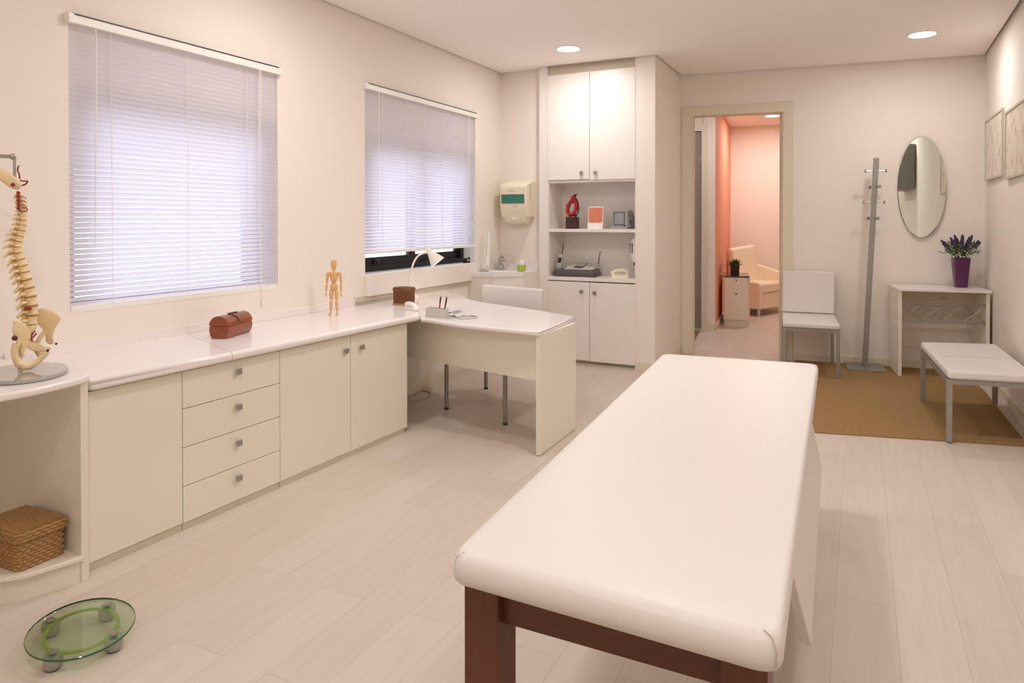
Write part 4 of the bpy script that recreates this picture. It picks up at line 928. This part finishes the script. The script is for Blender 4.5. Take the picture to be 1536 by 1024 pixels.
# small television
to = (1.290, 6.55, SZ)
t = thing('small_television', 'small grey tube television on the upper shelf', 'television', to, .0)
obj('cabinet', B().loft([[(x, y, z) for x, z in rpoly([(-a, z0), (a, z0), (a, z1), (-a, z1)], .012, 3)] for y, a, z0, z1 in ((-.10, .072, .010, .176), (-.07, .077, .006, .182), (.06, .076, .006, .178), (.15, .060, .02, .15))]), 'grey', t, smooth=True, local=True, ang=.8)
obj('screen', B().box(-.056, .040, -.1035, -.099, .045, .156), 'screen', t, bevel=.001, local=True)
obj('screen_bezel', B().box(-.062, -.056, -.106, -.098, .040, .162).box(.040, .046, -.106, -.098, .040, .162).box(-.062, .046, -.106, -.098, .156, .162).box(-.062, .046, -.106, -.098, .039, .045), 'dgrey', t, local=True)
obj('base_lip', B().box(-.088, .072, -.120, .05, 0, .022), 'grey', t, bevel=.006, local=True)
obj('control_knob', B().lathe([(.008, 0), (.007, .006), (.001, .007)], (.050, -.102, .028), 12, axis=(0, -1, 0)).lathe([(.014, 0), (.012, .006), (.001, .008)], (.077, -.02, .070), 12, axis=(1, 0, 0)), 'black', t, local=True)
# answering machine, handset, telephone
fo2 = Vector((.815, 6.54, .850))
t = thing('fax_machine', 'silver and grey fax machine on the lower shelf', 'fax machine', tuple(fo2), .03)
obj('lower_body', B().loft([[(x, y, z) for x, y in rpoly([(-a, -f_), (a, -f_), (a, .12), (-a, .12)], .05, 4)] for a, f_, z in ((.222, .112, 0), (.226, .116, .012), (.222, .112, .05), (.200, .10, .072))]), 'dgrey', t, smooth=True, local=True, ang=.8)
obj('top_cover', B().loft([[(x, y, z) for x, y, z in ((-.125+i, -.105, .045), (.19-i*.6, -.105, .045), (.205-i, .09, .115), (-.10+i, .09, .115))] for i in (0,)]+[[(-.115, -.10, .066), (.18, -.10, .066), (.196, .085, .136), (-.085, .085, .136)]]), 'silver', t, bevel=.008, seg=3, local=True)
obj('control_window', B().hexa([(-.02, -.055, .0835), (.075, -.055, .0835), (.10, .055, .1255), (.005, .055, .1255)], [(-.018, -.054, .0865), (.073, -.054, .0865), (.098, .054, .1285), (.007, .054, .1285)]), 'dgrey', t, local=True)
obj('control_panel', B().hexa([(-.012, -.040, .0895), (.066, -.040, .0895), (.088, .045, .1225), (.012, .045, .1225)], [(-.011, -.039, .0915), (.065, -.039, .0915), (.087, .044, .1265), (.013, .044, .1265)]), 'silver', t, local=True)
obj('antenna', B().tube([(.195, .08, .10), (.215, .085, .25)], [.005, .004], 8), 'black', t, smooth=True, local=True)
ho = fo2+Vector((-.175, -.03, .04))
t = thing('cordless_handset', 'silver cordless handset standing in the fax machine cradle', 'telephone', tuple(ho), .03)
obj('handset_body', B().loft([[(x, y, z) for x, y in rpoly([(-w_+sx, y0), (w_+sx, y0), (w_+sx, y0+.03), (-w_+sx, y0+.03)], .009, 3)] for z, w_, y0, sx in ((.0, .027, -.02, -.012), (.06, .027, -.012, -.006), (.12, .026, -.004, .004), (.175, .024, .006, .012))]), 'silver', t, smooth=True, local=True, ang=.8)
obj('display', B().hexa([(-.018, -.0105, .090), (.018, -.0105, .090), (.018, .004, .090), (-.018, .004, .090)], [(-.012, -.0045, .142), (.026, -.0045, .142), (.026, .008, .142), (-.012, .008, .142)]), 'black', t, local=True)
b = B()
for i in range(3):
    for j in range(4): b.box(-.026+.013*i+.0016*j, -.017+.013*i+.0016*j, -.021+.0021*j, -.012+.0021*j, .020+.016*j, .029+.016*j)
obj('keypad', b, 'grey', t, local=True)
obj('antenna', B().tube([(.02, .022, .17), (.034, .025, .285)], [.005, .0035], 8), 'black', t, smooth=True, local=True)
to = Vector((1.262, 6.52, .850))
t = thing('telephone', 'beige corded telephone at the right of the lower shelf', 'telephone', tuple(to), .5)
obj('phone_base', B().loft([[(x, y, z) for x, y in rpoly([(-a, -b_), (a, -b_), (a, b_), (-a, b_)], .02, 4)] for a, b_, z in ((.085, .06, 0), (.085, .06, .018), (.075, .045, .040))]), 'cream', t, smooth=True, local=True, ang=.8)
obj('receiver', B().tube(curve([(-.075, 0, .040), (-.055, 0, .058), (0, 0, .072), (.055, 0, .066), (.080, 0, .050)]), [.022, .021, .02, .018, .0165, .016, .0155, .015, .015, .015, .015, .015, .015, .0155, .016, .0165, .017, .018, .019, .02, .021, .021, .021, .021, .021, .021, .021, .021, .021, .021, .021, .021, .021][:33], 10), 'cream', t, smooth=True, local=True)
obj('keypad', B().box(-.05, .05, -.052, -.03, .026, .036), 'grey', t, local=True)
b = B(); b.tube([(1.190-.0045*k+.003*sin(k*1.6), 6.455+.008*cos(k*1.6), .857+.0035*sin(k*1.6)+.001) for k in range(30)], .0028, 5); obj('coiled_cord', b, 'cream', t, smooth=True)
# soap dispenser on the cupboard's inner side
t = thing('soap_dispenser', 'white wall soap dispenser on the right side of the lower shelf', 'dispenser', (1.42, 6.52, 1.05))
obj('dispenser_body', B().loft([[(x, y, z) for x, y in rpoly([(1.4545, 6.52+w_), (1.4545-d_, 6.52+w_), (1.4545-d_, 6.52-w_), (1.4545, 6.52-w_)], .02, 4)] for w_, d_, z in ((.035, .045, 1.005), (.05, .065, 1.03), (.055, .072, 1.10), (.052, .068, 1.20), (.035, .05, 1.235))]), 'white', t, smooth=True, ang=.8)
obj('level_window', B().box(1.380, 1.384, 6.475, 6.485, 1.09, 1.19).box(1.40, 1.41, 6.463, 6.466, 1.09, 1.19), 'dgrey', t); obj('nozzle', B().lathe([(.012, 0), (.008, -.03), (.001, -.032)], (1.42, 6.50, 1.006), 10), 'black', t)
tag(obj('wall_socket', B().box(.62, .67, 6.738, 6.7449, 1.10, 1.17), 'white', bevel=.003), 'white wall socket at the back of the lower shelf', 'socket')

# ------------------------------------------------------------------ hall furniture
HO = bw(.235+.16, 2.20); 
def hw(px_, py_): return bw(px_, py_)
ca = bw(.29+.20, 2.19+.31)
t = thing('side_cabinet', 'small white cabinet with a black glass top by the coral wall', 'cabinet', ca, BA+.04)
obj('cabinet_body', B().box(-.155, .155, -.30, .30, .08, .655), 'lam', t, bevel=.002, local=True); obj('plinth', B().box(-.15, .15, -.29, .29, 0, .08), 'lam', t, local=True)
obj('front_panel', B().box(-.15, .15, -.318, -.30, .085, .645), 'lam', t, bevel=.002, local=True); obj('top', B().box(-.17, .165, -.325, .33, .655, .668), 'gblack', t, local=True)
obj('drawer_pull', B().lathe([(.010, 0), (.009, .012), (.001, .014)], (0, -.318, .43), 10, axis=(0, -1, 0)), 'choc', t, local=True); obj('lock', B().box(-.006, .008, -.324, -.318, .598, .622), 'dgrey', t, local=True)
b = B(); b.box(.156, .172, -.28, .28, .10, .64); obj('side_door', b, 'lam', t, bevel=.002, local=True)
pl = Vector(ca)+Vector((-.02, .02, .668))
t = thing('potted_plant', 'small green plant in a brown cube pot on the side cabinet', 'plant', tuple(pl), .3)
obj('pot', B().hexa([(-.05, -.05, 0), (.05, -.05, 0), (.05, .05, 0), (-.05, .05, 0)], [(-.056, -.056, .115), (.056, -.056, .115), (.056, .056, .115), (-.056, .056, .115)]), 'choc', t, bevel=.003, local=True)
b = B()
for k in range(90):
    a = random.uniform(0, 2*PI); e = random.uniform(.1, 1.45); d = Vector((cos(a)*cos(e), sin(a)*cos(e), sin(e))); L_ = random.uniform(.07, .13); q = Vector((d.x*.03, d.y*.03, .105)); w = d.cross(Vector((0, 0, 1))).normalized()*.013
    m_ = q+d*(L_*.55)+Vector((0, 0, .012)); e_ = q+d*L_
    b.loft([[q, q+w*.1, q+Vector((0, 0, .001))], [m_-w, m_+w, m_+Vector((0, 0, .003))], [e_, e_+w*.05, e_+Vector((0, 0, .001))]])
obj('foliage', b, 'leaf2', t, local=True)['kind'] = 'stuff'
# armchair
fcn = Vector((2.035, 10.72, 0)); fu = Vector((.37, .93, 0)); fb = Vector((-.93, .37, 0))   # width and depth directions
t = thing('armchair', 'cream leather tub armchair in the peach hall', 'armchair', tuple(fcn+fu*.35+fb*.3))
def ap(u, v, z): return fcn+fu*u+fb*v+Vector((0, 0, z))
def slab(u0, u1, v0, v1, z0, z1, e0=0): return B().hexa([ap(u0, v0, z0), ap(u1, v0, z0), ap(u1, v1, z0), ap(u0, v1, z0)], [ap(u0, v0, z1), ap(u1, v0, z1), ap(u1, v1, z1), ap(u0, v1, z1)])
obj('seat_base', slab(.09, .68, .0, .44, .105, .33), 'leather', t, bevel=.015, seg=3)
obj('seat_cushion', slab(.085, .69, -.02, .40, .333, .485), 'leather', t, bevel=.04, seg=4)
for u0, u1, zf, zb in ((.0, .085, .50, .55), (.69, .78, .62, .74)):
    sec = [(-.005, .105), (.46, .105), (.48, zb), (.24, (zf+zb)/2-.005), (.02, zf), (-.015, zf-.035)]
    b = B(); b.loft([[ap(u, v, z) for v, z in sec] for u in (u0, u1)]); obj('armrest', b, 'leather', t, bevel=.028, seg=4)
b = B(); b.hexa([ap(.0, .36, .12), ap(.78, .36, .12), ap(.78, .48, .12), ap(.0, .48, .12)], [ap(.0, .43, .985), ap(.66, .43, 1.03), ap(.66, .53, 1.03), ap(.0, .53, .985)]); obj('backrest', b, 'leather', t, bevel=.04, seg=4)
for u, v in ((.03, .03), (.74, .03), (.05, .44), (.74, .44)): obj('foot', B().lathe([(.02, 0), (.028, .108)], tuple(ap(u, v, 0)), 10), 'chrome', t, smooth=True)
b = B(); q0 = Vector(bw(.31, 2.42, .78)); b.tube(curve([q0, q0+Vector((.02, -.02, -.05)), q0+Vector((-.005, -.06, -.09)), q0+Vector((.01, -.1, -.108))]), .004, 6); b.box(q0.x-.025, q0.x+.02, q0.y-.03, q0.y+.03, q0.z, q0.z+.03); tag(obj('wall_plug', b, 'cord', smooth=True), 'plug and cord on the coral wall above the side cabinet', 'plug')

# ------------------------------------------------------------------ sky, camera, colour
w = bpy.data.worlds.new('World'); S.world = w; w.use_nodes = True
bg = w.node_tree.nodes['Background']; bg.inputs[0].default_value = (.80, .84, 1.0, 1); bg.inputs[1].default_value = 2.1

cam = bpy.data.cameras.new('camera'); co_ = bpy.data.objects.new('camera', cam); C.objects.link(co_); S.camera = co_
yaw, pitch, roll = .4625, .0101, -.0008
fwd = Vector((-sin(yaw)*cos(pitch), cos(yaw)*cos(pitch), -sin(pitch))); rt = Vector((cos(yaw), sin(yaw), 0)); up = rt.cross(fwd)
r2 = rt*cos(roll)+up*sin(roll); u2 = -rt*sin(roll)+up*cos(roll)
m = Matrix((r2, u2, -fwd)).transposed().to_4x4(); m.translation = (3.3517, 0, 1.40); co_.matrix_world = m
cam.sensor_width = 36; cam.lens = 1050/1536*36; cam.shift_y = -(512-341.957)/1536; cam.clip_start = .05

S.view_settings.view_transform = 'Standard'; S.view_settings.look = 'None'; S.view_settings.exposure = .11; S.view_settings.gamma = 1
S.view_settings.use_curve_mapping = False
cy = S.cycles
cy.use_denoising = True; cy.max_bounces = 10; cy.diffuse_bounces = 6; cy.glossy_bounces = 4; cy.transmission_bounces = 6; cy.transparent_max_bounces = 12
cy.sample_clamp_indirect = 6; cy.caustics_reflective = False; cy.caustics_refractive = False
